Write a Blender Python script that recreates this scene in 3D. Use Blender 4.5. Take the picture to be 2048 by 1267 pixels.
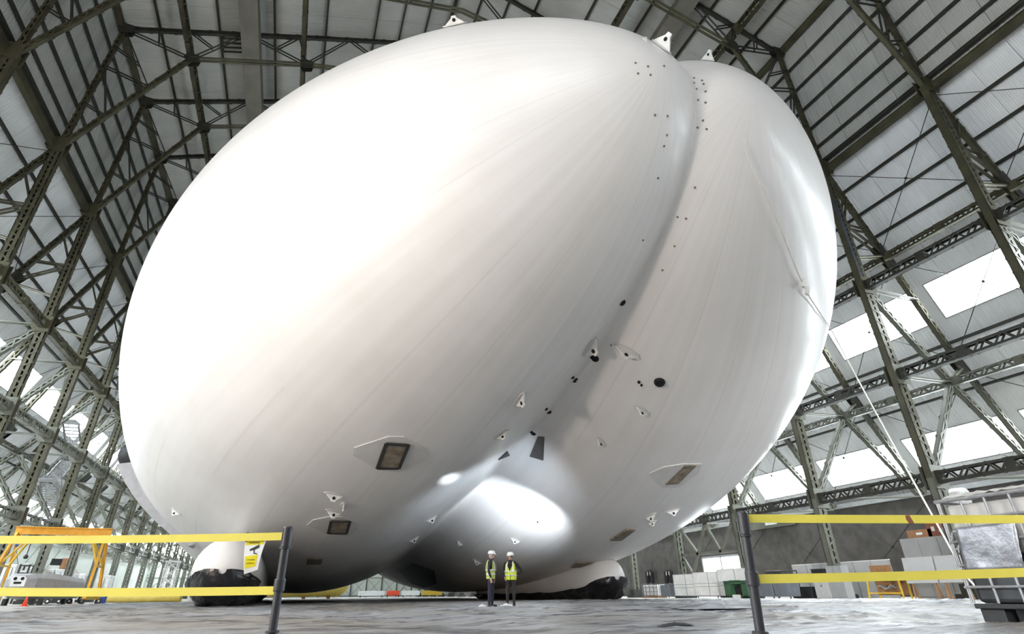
import bpy, math, random
import numpy as np
from mathutils import Vector, Matrix, Euler, noise as mn

random.seed(7)
EXPOSURE, WORLD, DOOR_POWER, PANE_L, PANE_R = 0.70, 0.12, 1750, 15, 14
sc = bpy.context.scene
for o in list(bpy.data.objects):
    bpy.data.objects.remove(o)
COL = sc.collection
PI = math.pi

# ------------------------------------------------------------------ camera
CAM = Vector((-6.7767, -38.6234, 0.4305))
YAW, PITCH, ROLL, FPX, CY = 0.353855, 0.50988, -0.009028, 1103.68, 569.48
_f = Vector((math.sin(YAW) * math.cos(PITCH), math.cos(YAW) * math.cos(PITCH), math.sin(PITCH)))
_r = Vector((math.cos(YAW), -math.sin(YAW), 0))
_u = _r.cross(_f)
CR = math.cos(ROLL) * _r + math.sin(ROLL) * _u
CU = -math.sin(ROLL) * _r + math.cos(ROLL) * _u
cd = bpy.data.cameras.new('camera')
cam = bpy.data.objects.new('camera', cd)
COL.objects.link(cam)
cam.matrix_world = Matrix(((CR.x, CU.x, -_f.x, CAM.x), (CR.y, CU.y, -_f.y, CAM.y), (CR.z, CU.z, -_f.z, CAM.z), (0, 0, 0, 1)))
cd.sensor_width = 36.0
cd.lens = FPX / 2048 * 36.0
cd.shift_y = -(633.5 - CY) / 2048
cd.clip_start = 0.05
cd.clip_end = 2000
sc.camera = cam

# ------------------------------------------------------------------ exposure, world, lights
sc.view_settings.view_transform = 'Standard'
sc.view_settings.look = 'None'
sc.view_settings.gamma = 1.0
sc.view_settings.use_curve_mapping = False
sc.view_settings.exposure = EXPOSURE
sc.cycles.max_bounces = 6
sc.cycles.diffuse_bounces = 4
sc.cycles.glossy_bounces = 3
sc.cycles.use_denoising = True
w = bpy.data.worlds.new('daylight')
sc.world = w
w.use_nodes = True
bg = w.node_tree.nodes['Background']
bg.inputs[0].default_value = (0.86, 0.93, 1.0, 1)
bg.inputs[1].default_value = WORLD

def area(name, loc, target, sx, sy, power, col):
    l = bpy.data.lights.new(name, 'AREA')
    l.shape = 'RECTANGLE'; l.size = sx; l.size_y = sy; l.energy = power; l.color = col
    o = bpy.data.objects.new(name, l); COL.objects.link(o)
    o.location = loc
    o.rotation_euler = (Vector(target) - Vector(loc)).to_track_quat('-Z', 'Y').to_euler()
    return o
def spot(name, loc, target, power, ang, blend, col, rad=0.15):
    l = bpy.data.lights.new(name, 'SPOT')
    l.energy = power; l.spot_size = ang; l.spot_blend = blend; l.color = col; l.shadow_soft_size = rad
    o = bpy.data.objects.new(name, l); COL.objects.link(o)
    o.location = loc
    o.rotation_euler = (Vector(target) - Vector(loc)).to_track_quat('-Z', 'Y').to_euler()
    return o
# daylight from a side doorway on the left, out of view; then two added fills
area('door_daylight', (-24.5, -33.5, 3.8), (4, 0, 14), 2, 2.5, DOOR_POWER, (1.0, 0.82, 0.68))
area('high_front_fill', (-15, -55, 28), (-2, 0, 10), 22, 12, 3000, (0.97, 0.98, 1.0))  # unseen soft fill added to flatten the shading on the hull, not a window
area('right_wall_fill', (-6, -57, 3), (26, 1, 0.6), 6, 3, 300, (0.97, 0.98, 1.0)).data.spread = math.radians(26)  # added fill, narrowed to brighten the boards and goods along the right wall
# three work lamps on the floor under the nose, pointing up between the lobes
spot('work_lamp', (4.0, -13.0, 0.8), (5.2, -6.6, 4.6), 5000, math.radians(58), 1.0, (0.82, 0.91, 1.0))
spot('work_lamp', (1.6, -16.5, 0.8), (2.6, -9.0, 6.2), 1000, math.radians(84), 1.0, (0.72, 0.85, 1.0))
spot('work_lamp', (-1.3, -20.3, 0.7), (-0.6, -13.6, 5.0), 4200, math.radians(9), 1.0, (0.82, 0.91, 1.0))

# ------------------------------------------------------------------ materials
M = {}
def mat(name, col, rough=0.6, metal=0.0, var=0.12, scale=3.0, bump=0.0, bscale=20.0, spec=0.5, emit=0.0, coord='Object', col2=None):
    m = bpy.data.materials.new(name); m.use_nodes = True
    nt = m.node_tree; b = nt.nodes['Principled BSDF']
    b.inputs['Roughness'].default_value = rough
    b.inputs['Metallic'].default_value = metal
    b.inputs['Specular IOR Level'].default_value = spec
    tc = nt.nodes.new('ShaderNodeTexCoord')
    n = nt.nodes.new('ShaderNodeTexNoise'); n.inputs['Scale'].default_value = scale; n.inputs['Detail'].default_value = 6
    nt.links.new(tc.outputs[coord], n.inputs['Vector'])
    r = nt.nodes.new('ShaderNodeValToRGB')
    r.color_ramp.elements[0].position = 0.3; r.color_ramp.elements[1].position = 0.7
    c2 = col2 if col2 else tuple(min(1, c * (1 + var)) for c in col)
    r.color_ramp.elements[0].color = tuple(c * (1 - var) for c in col) + (1,)
    r.color_ramp.elements[1].color = tuple(c2) + (1,)
    nt.links.new(n.outputs['Fac'], r.inputs['Fac'])
    nt.links.new(r.outputs['Color'], b.inputs['Base Color'])
    if bump > 0:
        n2 = nt.nodes.new('ShaderNodeTexNoise'); n2.inputs['Scale'].default_value = bscale; n2.inputs['Detail'].default_value = 8
        nt.links.new(tc.outputs[coord], n2.inputs['Vector'])
        bp = nt.nodes.new('ShaderNodeBump'); bp.inputs['Strength'].default_value = bump; bp.inputs['Distance'].default_value = 0.05
        nt.links.new(n2.outputs['Fac'], bp.inputs['Height']); nt.links.new(bp.outputs['Normal'], b.inputs['Normal'])
    if emit > 0:
        nt.links.new(r.outputs['Color'], b.inputs['Emission Color']); b.inputs['Emission Strength'].default_value = emit
    M[name] = m
    return m
mat('steel_olive', (0.072, 0.068, 0.040), 0.55, 0.2, 0.35, 0.8)
mat('steel_dark', (0.035, 0.035, 0.028), 0.6, 0.2, 0.25, 1.0)
mat('steel_green', (0.14, 0.145, 0.115), 0.5, 0.2, 0.25, 0.8)
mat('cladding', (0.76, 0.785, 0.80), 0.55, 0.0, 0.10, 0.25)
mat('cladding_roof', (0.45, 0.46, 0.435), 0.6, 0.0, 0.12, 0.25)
mat('backing', (0.4, 0.41, 0.40), 0.7)
mat('block', (0.095, 0.088, 0.083), 0.85, 0, 0.25, 1.2, 0.3, 3)
mat('concrete', (0.44, 0.42, 0.39), 0.7, 0, 0.18, 0.35, 0.15, 8)
mat('pane_left', (0.86, 0.94, 1.0), 0.4, 0, 0.02, 1, emit=PANE_L)
mat('pane_right', (0.88, 0.95, 1.0), 0.4, 0, 0.02, 1, emit=PANE_R)
mat('frame_grey', (0.35, 0.36, 0.36), 0.5)
mat('door_pale', (0.66, 0.71, 0.66), 0.6, 0, 0.08, 0.4)
mat('duct', (0.20, 0.19, 0.16), 0.55, 0.2, 0.2, 0.6)
mat('white_plastic', (0.80, 0.80, 0.79), 0.4)
mat('white_paint', (0.90, 0.91, 0.90), 0.55, 0, 0.08, 2)
mat('black_plastic', (0.018, 0.018, 0.02), 0.4)
mat('black_wrap', (0.012, 0.012, 0.014), 0.25, 0, 0.4, 4, 0.6, 3)
mat('black_rubber', (0.03, 0.03, 0.032), 0.5)
mat('post_black', (0.035, 0.036, 0.042), 0.38)
mat('tape_yellow', (0.86, 0.72, 0.11), 0.5, 0, 0.05, 5)
mat('yellow_paint', (0.75, 0.50, 0.05), 0.5, 0, 0.15, 3)
mat('orange_paint', (0.85, 0.42, 0.03), 0.45, 0, 0.12, 3)
mat('pipe_yellow', (0.72, 0.55, 0.12), 0.5, 0, 0.1, 2)
mat('cone_orange', (0.85, 0.09, 0.03), 0.5)
mat('blue', (0.05, 0.12, 0.45), 0.5)
mat('green_bin', (0.045, 0.12, 0.06), 0.45)
mat('grey_bin', (0.17, 0.19, 0.22), 0.5)
mat('grey_panel', (0.36, 0.37, 0.37), 0.55, 0, 0.06, 2)
mat('grey_light', (0.52, 0.53, 0.53), 0.55, 0, 0.06, 2)
mat('wood', (0.34, 0.18, 0.08), 0.6, 0, 0.25, 5)
mat('cardboard', (0.36, 0.18, 0.09), 0.8, 0, 0.15, 3)
mat('foil', (0.27, 0.275, 0.30), 0.35, 0.6, 0.25, 3, 0.6, 5)
mat('galv', (0.26, 0.26, 0.27), 0.45, 0.5, 0.2, 12)
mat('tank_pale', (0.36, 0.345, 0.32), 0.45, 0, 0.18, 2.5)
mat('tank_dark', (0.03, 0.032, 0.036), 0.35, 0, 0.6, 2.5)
mat('rope_white', (0.72, 0.70, 0.66), 0.8)
mat('rope_blue', (0.04, 0.08, 0.28), 0.6)
mat('skin', (0.60, 0.36, 0.27), 0.5)
mat('navy', (0.014, 0.014, 0.028), 0.8)
mat('navy_trouser', (0.018, 0.018, 0.038), 0.8)
mat('black_cloth', (0.014, 0.014, 0.016), 0.85)
mat('dark_trouser', (0.022, 0.022, 0.022), 0.8)
mat('shoe', (0.02, 0.018, 0.016), 0.4)
mat('hivis', (0.62, 0.80, 0.04), 0.55, 0, 0.08, 8, emit=0.0)
mat('hivis_dim', (0.42, 0.50, 0.10), 0.6, 0, 0.08, 8)
mat('band', (0.62, 0.62, 0.58), 0.35, 0.2)
mat('hair', (0.35, 0.33, 0.31), 0.7)
mat('hair_dark', (0.10, 0.05, 0.03), 0.7)
mat('eye', (0.02, 0.02, 0.02), 0.2)
mat('sign_white', (0.85, 0.85, 0.86), 0.4)
mat('sign_yellow', (0.88, 0.74, 0.02), 0.4)
mat('ink', (0.03, 0.03, 0.03), 0.6)
mat('brown_red', (0.28, 0.10, 0.06), 0.7)
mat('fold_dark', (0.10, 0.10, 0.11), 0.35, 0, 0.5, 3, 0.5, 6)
mat('flap_dark', (0.10, 0.09, 0.088), 0.7)
mat('hole', (0.006, 0.006, 0.006), 0.8)
mat('patch', (0.62, 0.61, 0.59), 0.6, 0, 0.05, 2, 0.3, 6)
mat('panel_dirt', (0.23, 0.19, 0.14), 0.75, 0, 0.45, 3.0, 0.3, 6)
mat('tab', (0.80, 0.79, 0.76), 0.5)
mat('nacelle_grey', (0.42, 0.42, 0.44), 0.45)

# envelope fabric: satin white with fine meridian seams and faint smudges (UV: u = gore number, v = metres along hull)
def hull_material():
    m = bpy.data.materials.new('envelope'); m.use_nodes = True
    nt = m.node_tree; N = nt.nodes; Lk = nt.links; b = N['Principled BSDF']
    uv = N.new('ShaderNodeUVMap'); uv.uv_map = 'gore'
    sep = N.new('ShaderNodeSeparateXYZ'); Lk.new(uv.outputs[0], sep.inputs[0])
    def mth(op, a, bb=None):
        n = N.new('ShaderNodeMath'); n.operation = op
        for i, x in enumerate((a, bb)):
            if x is None: continue
            if isinstance(x, (int, float)): n.inputs[i].default_value = x
            else: Lk.new(x, n.inputs[i])
        return n.outputs[0]
    fr = mth('FRACT', sep.outputs[0])
    d = mth('ABSOLUTE', mth('SUBTRACT', fr, 0.5))
    line = mth('SMOOTH_MIN', mth('MULTIPLY', mth('SUBTRACT', d, 0.0), 30.0), 1.0)   # 0 on seam
    tc = N.new('ShaderNodeTexCoord')
    no = N.new('ShaderNodeTexNoise'); no.inputs['Scale'].default_value = 0.35; no.inputs['Detail'].default_value = 7
    Lk.new(tc.outputs['Object'], no.inputs['Vector'])
    # streaks along the gores
    mp = N.new('ShaderNodeMapping'); mp.inputs['Scale'].default_value = (5.0, 0.10, 1)
    Lk.new(uv.outputs[0], mp.inputs[0])
    st = N.new('ShaderNodeTexNoise'); st.inputs['Scale'].default_value = 1.0; st.inputs['Detail'].default_value = 5
    Lk.new(mp.outputs[0], st.inputs['Vector'])
    seam_mask = mth('MULTIPLY', mth('SUBTRACT', 1.0, line), mth('MULTIPLY', mth('GREATER_THAN', st.outputs['Fac'], 0.46), 0.15))
    mix1 = N.new('ShaderNodeValToRGB')
    e = mix1.color_ramp.elements
    e[0].position = 0.25; e[0].color = (0.70, 0.675, 0.645, 1); e[1].position = 0.62; e[1].color = (0.79, 0.77, 0.75, 1)
    Lk.new(mth('MULTIPLY', mth('ADD', no.outputs['Fac'], st.outputs['Fac']), 0.5), mix1.inputs[0])
    mx = N.new('ShaderNodeMixRGB'); mx.blend_type = 'MIX'
    Lk.new(seam_mask, mx.inputs[0]); Lk.new(mix1.outputs[0], mx.inputs[1]); mx.inputs[2].default_value = (0.36, 0.34, 0.32, 1)
    Lk.new(mx.outputs[0], b.inputs['Base Color'])
    b.inputs['Roughness'].default_value = 0.42
    b.inputs['Specular IOR Level'].default_value = 0.45
    b.inputs['Coat Weight'].default_value = 0.15; b.inputs['Coat Roughness'].default_value = 0.18
    n2 = N.new('ShaderNodeTexNoise'); n2.inputs['Scale'].default_value = 1.6; n2.inputs['Detail'].default_value = 9
    Lk.new(tc.outputs['Object'], n2.inputs['Vector'])
    hgt = mth('ADD', mth('MULTIPLY', n2.outputs['Fac'], 0.5), mth('MULTIPLY', line, 0.12))
    bp = N.new('ShaderNodeBump'); bp.inputs['Strength'].default_value = 0.16; bp.inputs['Distance'].default_value = 0.10
    Lk.new(hgt, bp.inputs['Height']); Lk.new(bp.outputs[0], b.inputs['Normal'])
    M['envelope'] = m
hull_material()

def sheet_material():
    m = bpy.data.materials.new('ground_plastic'); m.use_nodes = True
    nt = m.node_tree; N = nt.nodes; Lk = nt.links; b = N['Principled BSDF']
    tc = N.new('ShaderNodeTexCoord')
    n1 = N.new('ShaderNodeTexNoise'); n1.inputs['Scale'].default_value = 0.16; n1.inputs['Detail'].default_value = 5
    n2 = N.new('ShaderNodeTexNoise'); n2.inputs['Scale'].default_value = 2.2; n2.inputs['Detail'].default_value = 9
    mp = N.new('ShaderNodeMapping'); mp.inputs['Scale'].default_value = (0.35, 2.2, 1)
    Lk.new(tc.outputs['Object'], n1.inputs['Vector']); Lk.new(tc.outputs['Object'], mp.inputs[0]); Lk.new(mp.outputs[0], n2.inputs['Vector'])
    r1 = N.new('ShaderNodeValToRGB'); e = r1.color_ramp.elements
    e[0].position = 0.42; e[0].color = (0.31, 0.285, 0.255, 1); e[1].position = 0.56; e[1].color = (0.36, 0.37, 0.395, 1)
    Lk.new(n1.outputs['Fac'], r1.inputs[0])
    r2 = N.new('ShaderNodeValToRGB'); e = r2.color_ramp.elements
    e[0].position = 0.36; e[0].color = (0.20, 0.20, 0.21, 1); e[1].position = 0.54; e[1].color = (1, 1, 1, 1)
    Lk.new(n2.outputs['Fac'], r2.inputs[0])
    mx = N.new('ShaderNodeMixRGB'); mx.blend_type = 'MULTIPLY'; mx.inputs[0].default_value = 0.9
    Lk.new(r1.outputs[0], mx.inputs[1]); Lk.new(r2.outputs[0], mx.inputs[2]); Lk.new(mx.outputs[0], b.inputs['Base Color'])
    b.inputs['Roughness'].default_value = 0.34
    n3 = N.new('ShaderNodeTexNoise'); n3.inputs['Scale'].default_value = 5; n3.inputs['Detail'].default_value = 8
    Lk.new(mp.outputs[0], n3.inputs['Vector'])
    bp = N.new('ShaderNodeBump'); bp.inputs['Strength'].default_value = 0.9; bp.inputs['Distance'].default_value = 0.06
    Lk.new(n3.outputs['Fac'], bp.inputs['Height']); Lk.new(bp.outputs[0], b.inputs['Normal'])
    M['ground_plastic'] = m
sheet_material()

# ------------------------------------------------------------------ mesh building
V = Vector
class MB:
    def __init__(self): self.v = []; self.f = []; self.mi = []
    def add(self, vs, fs, mi=0):
        n = len(self.v); self.v += [tuple(p) for p in vs]
        self.f += [tuple(i + n for i in q) for q in fs]; self.mi += [mi] * len(fs)
    def box(self, c, s, rot=None, mi=0, taper=1.0):
        x, y, z = s[0] / 2, s[1] / 2, s[2] / 2; t = taper
        vs = [V((-x, -y, -z)), V((x, -y, -z)), V((x, y, -z)), V((-x, y, -z)), V((-x * t, -y * t, z)), V((x * t, -y * t, z)), V((x * t, y * t, z)), V((-x * t, y * t, z))]
        if rot is not None:
            R = Euler(rot).to_matrix(); vs = [R @ p for p in vs]
        self.add([p + V(c) for p in vs], [(3, 2, 1, 0), (4, 5, 6, 7), (0, 1, 5, 4), (1, 2, 6, 5), (2, 3, 7, 6), (3, 0, 4, 7)], mi)
    def beam(self, p0, p1, w, h, up=(0, 0, 1), mi=0):
        p0, p1 = V(p0), V(p1); d = (p1 - p0).normalized(); up = V(up)
        if abs(d.dot(up)) > 0.97: up = V((0, 1, 0)) if abs(d.y) < 0.9 else V((1, 0, 0))
        a = d.cross(up).normalized(); b = a.cross(d).normalized()
        a = a * (w / 2); b = b * (h / 2)
        vs = [p0 - a - b, p0 + a - b, p0 + a + b, p0 - a + b, p1 - a - b, p1 + a - b, p1 + a + b, p1 - a + b]
        self.add(vs, [(3, 2, 1, 0), (4, 5, 6, 7), (0, 1, 5, 4), (1, 2, 6, 5), (2, 3, 7, 6), (3, 0, 4, 7)], mi)
    def tube(self, pts, r, n=8, mi=0, caps=True):
        pts = [V(p) for p in pts]; rs = r if isinstance(r, (list, tuple)) else [r] * len(pts)
        base = len(self.v); prev = None
        for i, p in enumerate(pts):
            d = (pts[min(i + 1, len(pts) - 1)] - pts[max(i - 1, 0)]).normalized()
            ref = prev if prev is not None else (V((0, 0, 1)) if abs(d.z) < 0.9 else V((1, 0, 0)))
            a = (ref - d * ref.dot(d)).normalized(); prev = a; b = d.cross(a)
            for k in range(n):
                t = 2 * PI * k / n
                self.v.append(tuple(p + (a * math.cos(t) + b * math.sin(t)) * rs[i]))
        for i in range(len(pts) - 1):
            for k in range(n):
                q = base + i * n
                self.f.append((q + k, q + (k + 1) % n, q + n + (k + 1) % n, q + n + k)); self.mi.append(mi)
        if caps:
            self.f.append(tuple(base + k for k in range(n))[::-1]); self.mi.append(mi)
            e = base + (len(pts) - 1) * n
            self.f.append(tuple(e + k for k in range(n))); self.mi.append(mi)
    def lathe(self, prof, c=(0, 0, 0), n=20, mi=0, axis='z', cap=True):
        base = len(self.v)
        for r, h in prof:
            for k in range(n):
                t = 2 * PI * k / n; x, y = r * math.cos(t), r * math.sin(t)
                p = (x, y, h) if axis == 'z' else ((h, x, y) if axis == 'x' else (y, h, x))
                self.v.append((p[0] + c[0], p[1] + c[1], p[2] + c[2]))
        for i in range(len(prof) - 1):
            for k in range(n):
                q = base + i * n
                self.f.append((q + k, q + (k + 1) % n, q + n + (k + 1) % n, q + n + k)); self.mi.append(mi)
        if cap:
            self.f.append(tuple(base + k for k in range(n))[::-1]); self.mi.append(mi)
            e = base + (len(prof) - 1) * n
            self.f.append(tuple(e + k for k in range(n))); self.mi.append(mi)
    def prism(self, poly, ext, mi=0):
        poly = [V(p) for p in poly]; e = V(ext); n = len(poly)
        self.add(poly + [p + e for p in poly], [tuple(range(n))[::-1], tuple(range(n, 2 * n))] + [(i, (i + 1) % n, n + (i + 1) % n, n + i) for i in range(n)], mi)
    def sphere(self, c, r, n=10, m=7, mi=0):
        r = r if isinstance(r, (tuple, list)) else (r, r, r)
        prof = [(math.sin(PI * i / m), -math.cos(PI * i / m)) for i in range(m + 1)]
        base = len(self.v)
        for a, h in prof:
            for k in range(n):
                t = 2 * PI * k / n
                self.v.append((c[0] + r[0] * a * math.cos(t), c[1] + r[1] * a * math.sin(t), c[2] + r[2] * h))
        for i in range(m):
            for k in range(n):
                q = base + i * n
                self.f.append((q + k, q + (k + 1) % n, q + n + (k + 1) % n, q + n + k)); self.mi.append(mi)
    def mesh(self, name, mats, smooth=False):
        me = bpy.data.meshes.new(name)
        me.from_pydata(self.v, [], self.f)
        for m in (mats if isinstance(mats, (list, tuple)) else [mats]):
            me.materials.append(M[m] if isinstance(m, str) else m)
        if any(self.mi): me.polygons.foreach_set('material_index', self.mi)
        me.update(); me.validate()
        if smooth: me.polygons.foreach_set('use_smooth', [True] * len(me.polygons))
        return me
def link(name, me, parent=None, loc=None, rot=None):
    o = bpy.data.objects.new(name, me); COL.objects.link(o)
    if parent is not None: o.parent = parent
    if loc is not None: o.location = loc
    if rot is not None: o.rotation_euler = rot
    return o
def obj(name, mb, mats, parent=None, loc=None, rot=None, smooth=False, bevel=0):
    o = link(name, mb.mesh(name, mats, smooth), parent, loc, rot)
    if bevel:
        b = o.modifiers.new('bevel', 'BEVEL'); b.width = bevel; b.segments = 2; b.limit_method = 'ANGLE'
    return o
def tag(o, label, cat, group=None):
    o['label'] = label; o['category'] = cat
    if group: o['group'] = group
    return o
def thing(name, label, cat, loc=(0, 0, 0), rz=0, group=None):
    o = bpy.data.objects.new(name, None); COL.objects.link(o)
    o.location = loc; o.rotation_euler = (0, 0, rz); o.empty_display_size = 0.3
    return tag(o, label, cat, group)
def struct(o): o['kind'] = 'structure'; return o
def stuff(o): o['kind'] = 'stuff'; return o
def dup(root, name=None):
    r = root.copy(); COL.objects.link(r)
    for ch in list(root.children):
        c = ch.copy(); COL.objects.link(c); c.parent = r
        for g in list(ch.children):
            d = g.copy(); COL.objects.link(d); d.parent = c
    return r
ORD = 'first second third fourth fifth sixth seventh eighth ninth tenth eleventh twelfth thirteenth fourteenth fifteenth sixteenth seventeenth eighteenth nineteenth twentieth'.split() + ['twenty-%s' % q for q in 'first second third fourth fifth sixth seventh eighth ninth'.split()]

def lattice(mb, p0, p1, dep_dir, depth, width, chord, pitch, wdir, both=True, bar=0.11):
    """box lattice member: four corner chords, zigzag lacing on the two wide faces"""
    p0, p1, dd, wd = V(p0), V(p1), V(dep_dir).normalized(), V(wdir).normalized()
    ax = (p1 - p0); Ln = ax.length; ax = ax / Ln
    for a in (-1, 1):      # two channel flanges, each a web plate with lips
        off = dd * (a * (depth - chord) / 2)
        mb.beam(p0 + off + dd * (a * chord * .4), p1 + off + dd * (a * chord * .4), width, chord * .2, dd)
        for b in (-1, 1):
            o2 = off + wd * (b * (width / 2 - .02)); mb.beam(p0 + o2, p1 + o2, .04, chord, dd)
    n = max(2, int(round(Ln / pitch)))
    for b in ((-1, 1) if both else (-1,)):
        for i in range(n):
            a = 1 if i % 2 else -1
            q0 = p0 + ax * (Ln * i / n) + dd * (a * depth / 2) + wd * (b * width / 2)
            q1 = p0 + ax * (Ln * (i + 1) / n) - dd * (a * depth / 2) + wd * (b * width / 2)
            mb.beam(q0, q1, bar, bar * .3, wd)
# ------------------------------------------------------------------ hangar shell
L = 8.2
K0, K1 = -7, 16           # frame range (front opening .. far end wall)
Y0, Y1 = K0 * L, K1 * L
CG, CO, CP, CW = (27.5, 28.7), (30.5, 21.6), (33.65, 13.9), (37.9, 6.9)
CE, CRG = (27.1, 42.1), (0.0, 51.7)
def lerp2(a, b, z):
    t = (z - a[1]) / (b[1] - a[1]); return (a[0] + (b[0] - a[0]) * t, z)
G1T, G1B = lerp2(CO, CP, 18.9), lerp2(CO, CP, 16.5)
G2T, G2B = lerp2(CP, CW, 10.45), lerp2(CP, CW, 8.35)

mb = MB(); mb.box((0, 40, -0.25), (400, 420, 0.5)); floor = struct(obj('floor', mb, 'concrete'))

def shell(name, s, pts, m):
    mb = MB()
    for a, b in zip(pts[:-1], pts[1:]):
        n = V((b[1] - a[1], 0, -(b[0] - a[0])));
        n = n.normalized() * (0.18 if n.x > 0 else -0.18)
        if n.x == 0: n = V((0, 0, 0.18))
        if name == 'ceiling': n = V((0, 0, 0.18))
        for sg in ((1, -1) if s == 0 else (s,)):
            q = [V((sg * a[0], Y0, a[1])), V((sg * b[0], Y0, b[1])), V((sg * b[0], Y1, b[1])), V((sg * a[0], Y1, a[1]))]
            mb.prism(q, (sg * n.x, 0, n.z))
    return struct(obj(name, mb, m))
OFF = 0.14
def off(p): return (p[0] + OFF, p[1] + OFF * 0.4)
wall_r = shell('wall_right', 1, [off(CE), off(CG), off(CO), off(CP), off(CW)], 'backing')
wall_l = shell('wall_left', -1, [off(CE), off(CG), off(CO), off(CP), off(CW)], 'backing')
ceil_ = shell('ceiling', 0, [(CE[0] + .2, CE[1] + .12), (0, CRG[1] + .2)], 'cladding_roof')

# low walls under the lowest glazing
for s, nm, par in ((1, 'block_base', wall_r), (-1, 'panel_base', wall_l)):
    mb = MB(); mb.box((s * 37.75, (Y0 + Y1) / 2, 3.35), (0.3, Y1 - Y0, 6.7))
    obj(nm, mb, 'block' if s > 0 else 'door_pale', par)
    mb = MB(); mb.box((s * 37.7, (Y0 + Y1) / 2, 6.8), (0.7, Y1 - Y0, 0.35))
    obj('coping', mb, 'frame_grey', par)

def corr(p0, p1, width, s, pitch=0.2562, dep=0.024, side=1):
    """one corrugated sheet, from p0 (low) to p1 (high) in the x-z plane, running 0..width along y"""
    n = int(round(width / pitch)); ys = []
    for i in range(n):
        y = i * pitch
        ys += [(y, 0), (y + pitch * .35, 0), (y + pitch * .5, 1), (y + pitch * .85, 1)]
    ys.append((width - 0.015, 0))
    d = V((p1[0] - p0[0], 0, p1[1] - p0[1])).normalized(); nrm = V((-d.z, 0, d.x))
    if nrm.x * 1.0 > 0: nrm = -nrm
    vs = []
    for p in (p0, p1):
        for y, h in ys:
            q = V((p[0], y, p[1])) + nrm * (h * dep); vs.append((s * q.x, q.y, q.z))
    m = len(ys)
    fs = [((i, i + 1, m + i + 1, m + i) if s > 0 else (i + 1, i, m + i, m + i + 1)) for i in range(m - 1)]
    mb = MB(); mb.add(vs, fs); return mb
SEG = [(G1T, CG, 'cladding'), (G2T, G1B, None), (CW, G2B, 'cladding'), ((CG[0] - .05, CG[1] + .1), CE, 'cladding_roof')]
def seg_sheets(s, ks, parent):
    protos = []
    for a, b, m in SEG:
        if m is None:      # this one turns the slight corner at the middle purlin: two sheets
            protos.append((corr(CP, G1B, 2.05, s).mesh('cladding_sheet', 'cladding'), 1))
            protos.append((corr(G2T, CP, 2.05, s).mesh('cladding_sheet', 'cladding'), 1))
        else:
            protos.append((corr(a, b, 2.05, s).mesh('cladding_sheet', m), 1))
    for k in ks:
        for j in range(4):
            for q, (me, _) in enumerate(protos):
                o = link('cladding_sheet', me, parent)
                o.location = (s * (0.012 if (j + k) % 2 else 0), k * L + j * 2.05, 0)
seg_sheets(1, range(-6, 4), wall_r)
seg_sheets(-1, range(-3, 10), wall_l)
# farther and unseen bays: joined sheeting
for s, ks, par in ((1, list(range(-7, -6)) + list(range(4, 16)), wall_r), (-1, list(range(-7, -3)) + list(range(10, 16)), wall_l)):
    mb = MB()
    for a, b in ((CG, G1T), (G1B, CP), (CP, G2T), (G2B, CW), (CE, CG)):
        for k in ks:
            mb.prism([(s * a[0], k * L, a[1]), (s * b[0], k * L, b[1]), (s * b[0], k * L + L - .03, b[1]), (s * a[0], k * L + L - .03, a[1])], (s * .02, 0, 0))
    stuff(obj('far_sheeting', mb, 'cladding', par))
# roof sheets
RS = [(27.0, 17.6), (17.6, 9.1), (9.1, 0.0)]
def rz(x): return CE[1] + (CRG[1] - CE[1]) * (27.1 - abs(x)) / 27.1
for s in (-1, 1):
    pr = []
    for a, b in RS:
        mb = MB(); pitch = 0.2562; ys = []
        for i in range(8): ys += [(i * pitch, 0), (i * pitch + .09, 0), (i * pitch + .13, 1), (i * pitch + .22, 1)]
        ys.append((2.035, 0)); m = len(ys)
        vs = [(s * x, y, rz(x) - 0.02 - h * .02) for x in (a, b) for y, h in ys]
        mb.add(vs, [(i, i + 1, m + i + 1, m + i) for i in range(m - 1)])
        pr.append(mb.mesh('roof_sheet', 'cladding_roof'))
    for k in (range(-3, 5) if s < 0 else range(-5, 3)):
        for j in range(4):
            for me in pr:
                o = link('roof_sheet', me, ceil_); o.location = (0, k * L + j * 2.05, 0.012 * ((j + k) % 2))

# purlins (continuous rails behind the sheets)
def rail(x, z, w, h, parent, name='purlin', m='steel_dark'):
    mb = MB(); mb.box((x, (Y0 + Y1) / 2, z), (w, Y1 - Y0, h)); return obj(name, mb, m, parent)
for s, par in ((1, wall_r), (-1, wall_l)):
    for z in (39.4, 37.1, 34.9, 32.8, 30.9): rail(s * (lerp2(CG, CE, z)[0] - .2), z, 0.18, 0.19, par)
    for z in (26.6, 24.7, 22.9, 20.6): rail(s * (lerp2(CG, CO, z)[0] - .22), z, 0.18, 0.16, par)
    for z in (15.0, 12.1): rail(s * (lerp2(CO, CP, z)[0] - .22), z, 0.18, 0.16, par)
    rail(s * (CW[0] - .5), 7.4, 0.2, 0.2, par)
for x in (24.3, 20.0, 15.7, 11.4, 7.0, 4.6, 2.2):
    for s in (-1, 1): rail(s * x, rz(x) - 0.2, 0.16, 0.2, ceil_)
rail(0, 51.3, 0.3, 0.3, ceil_)

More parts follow.
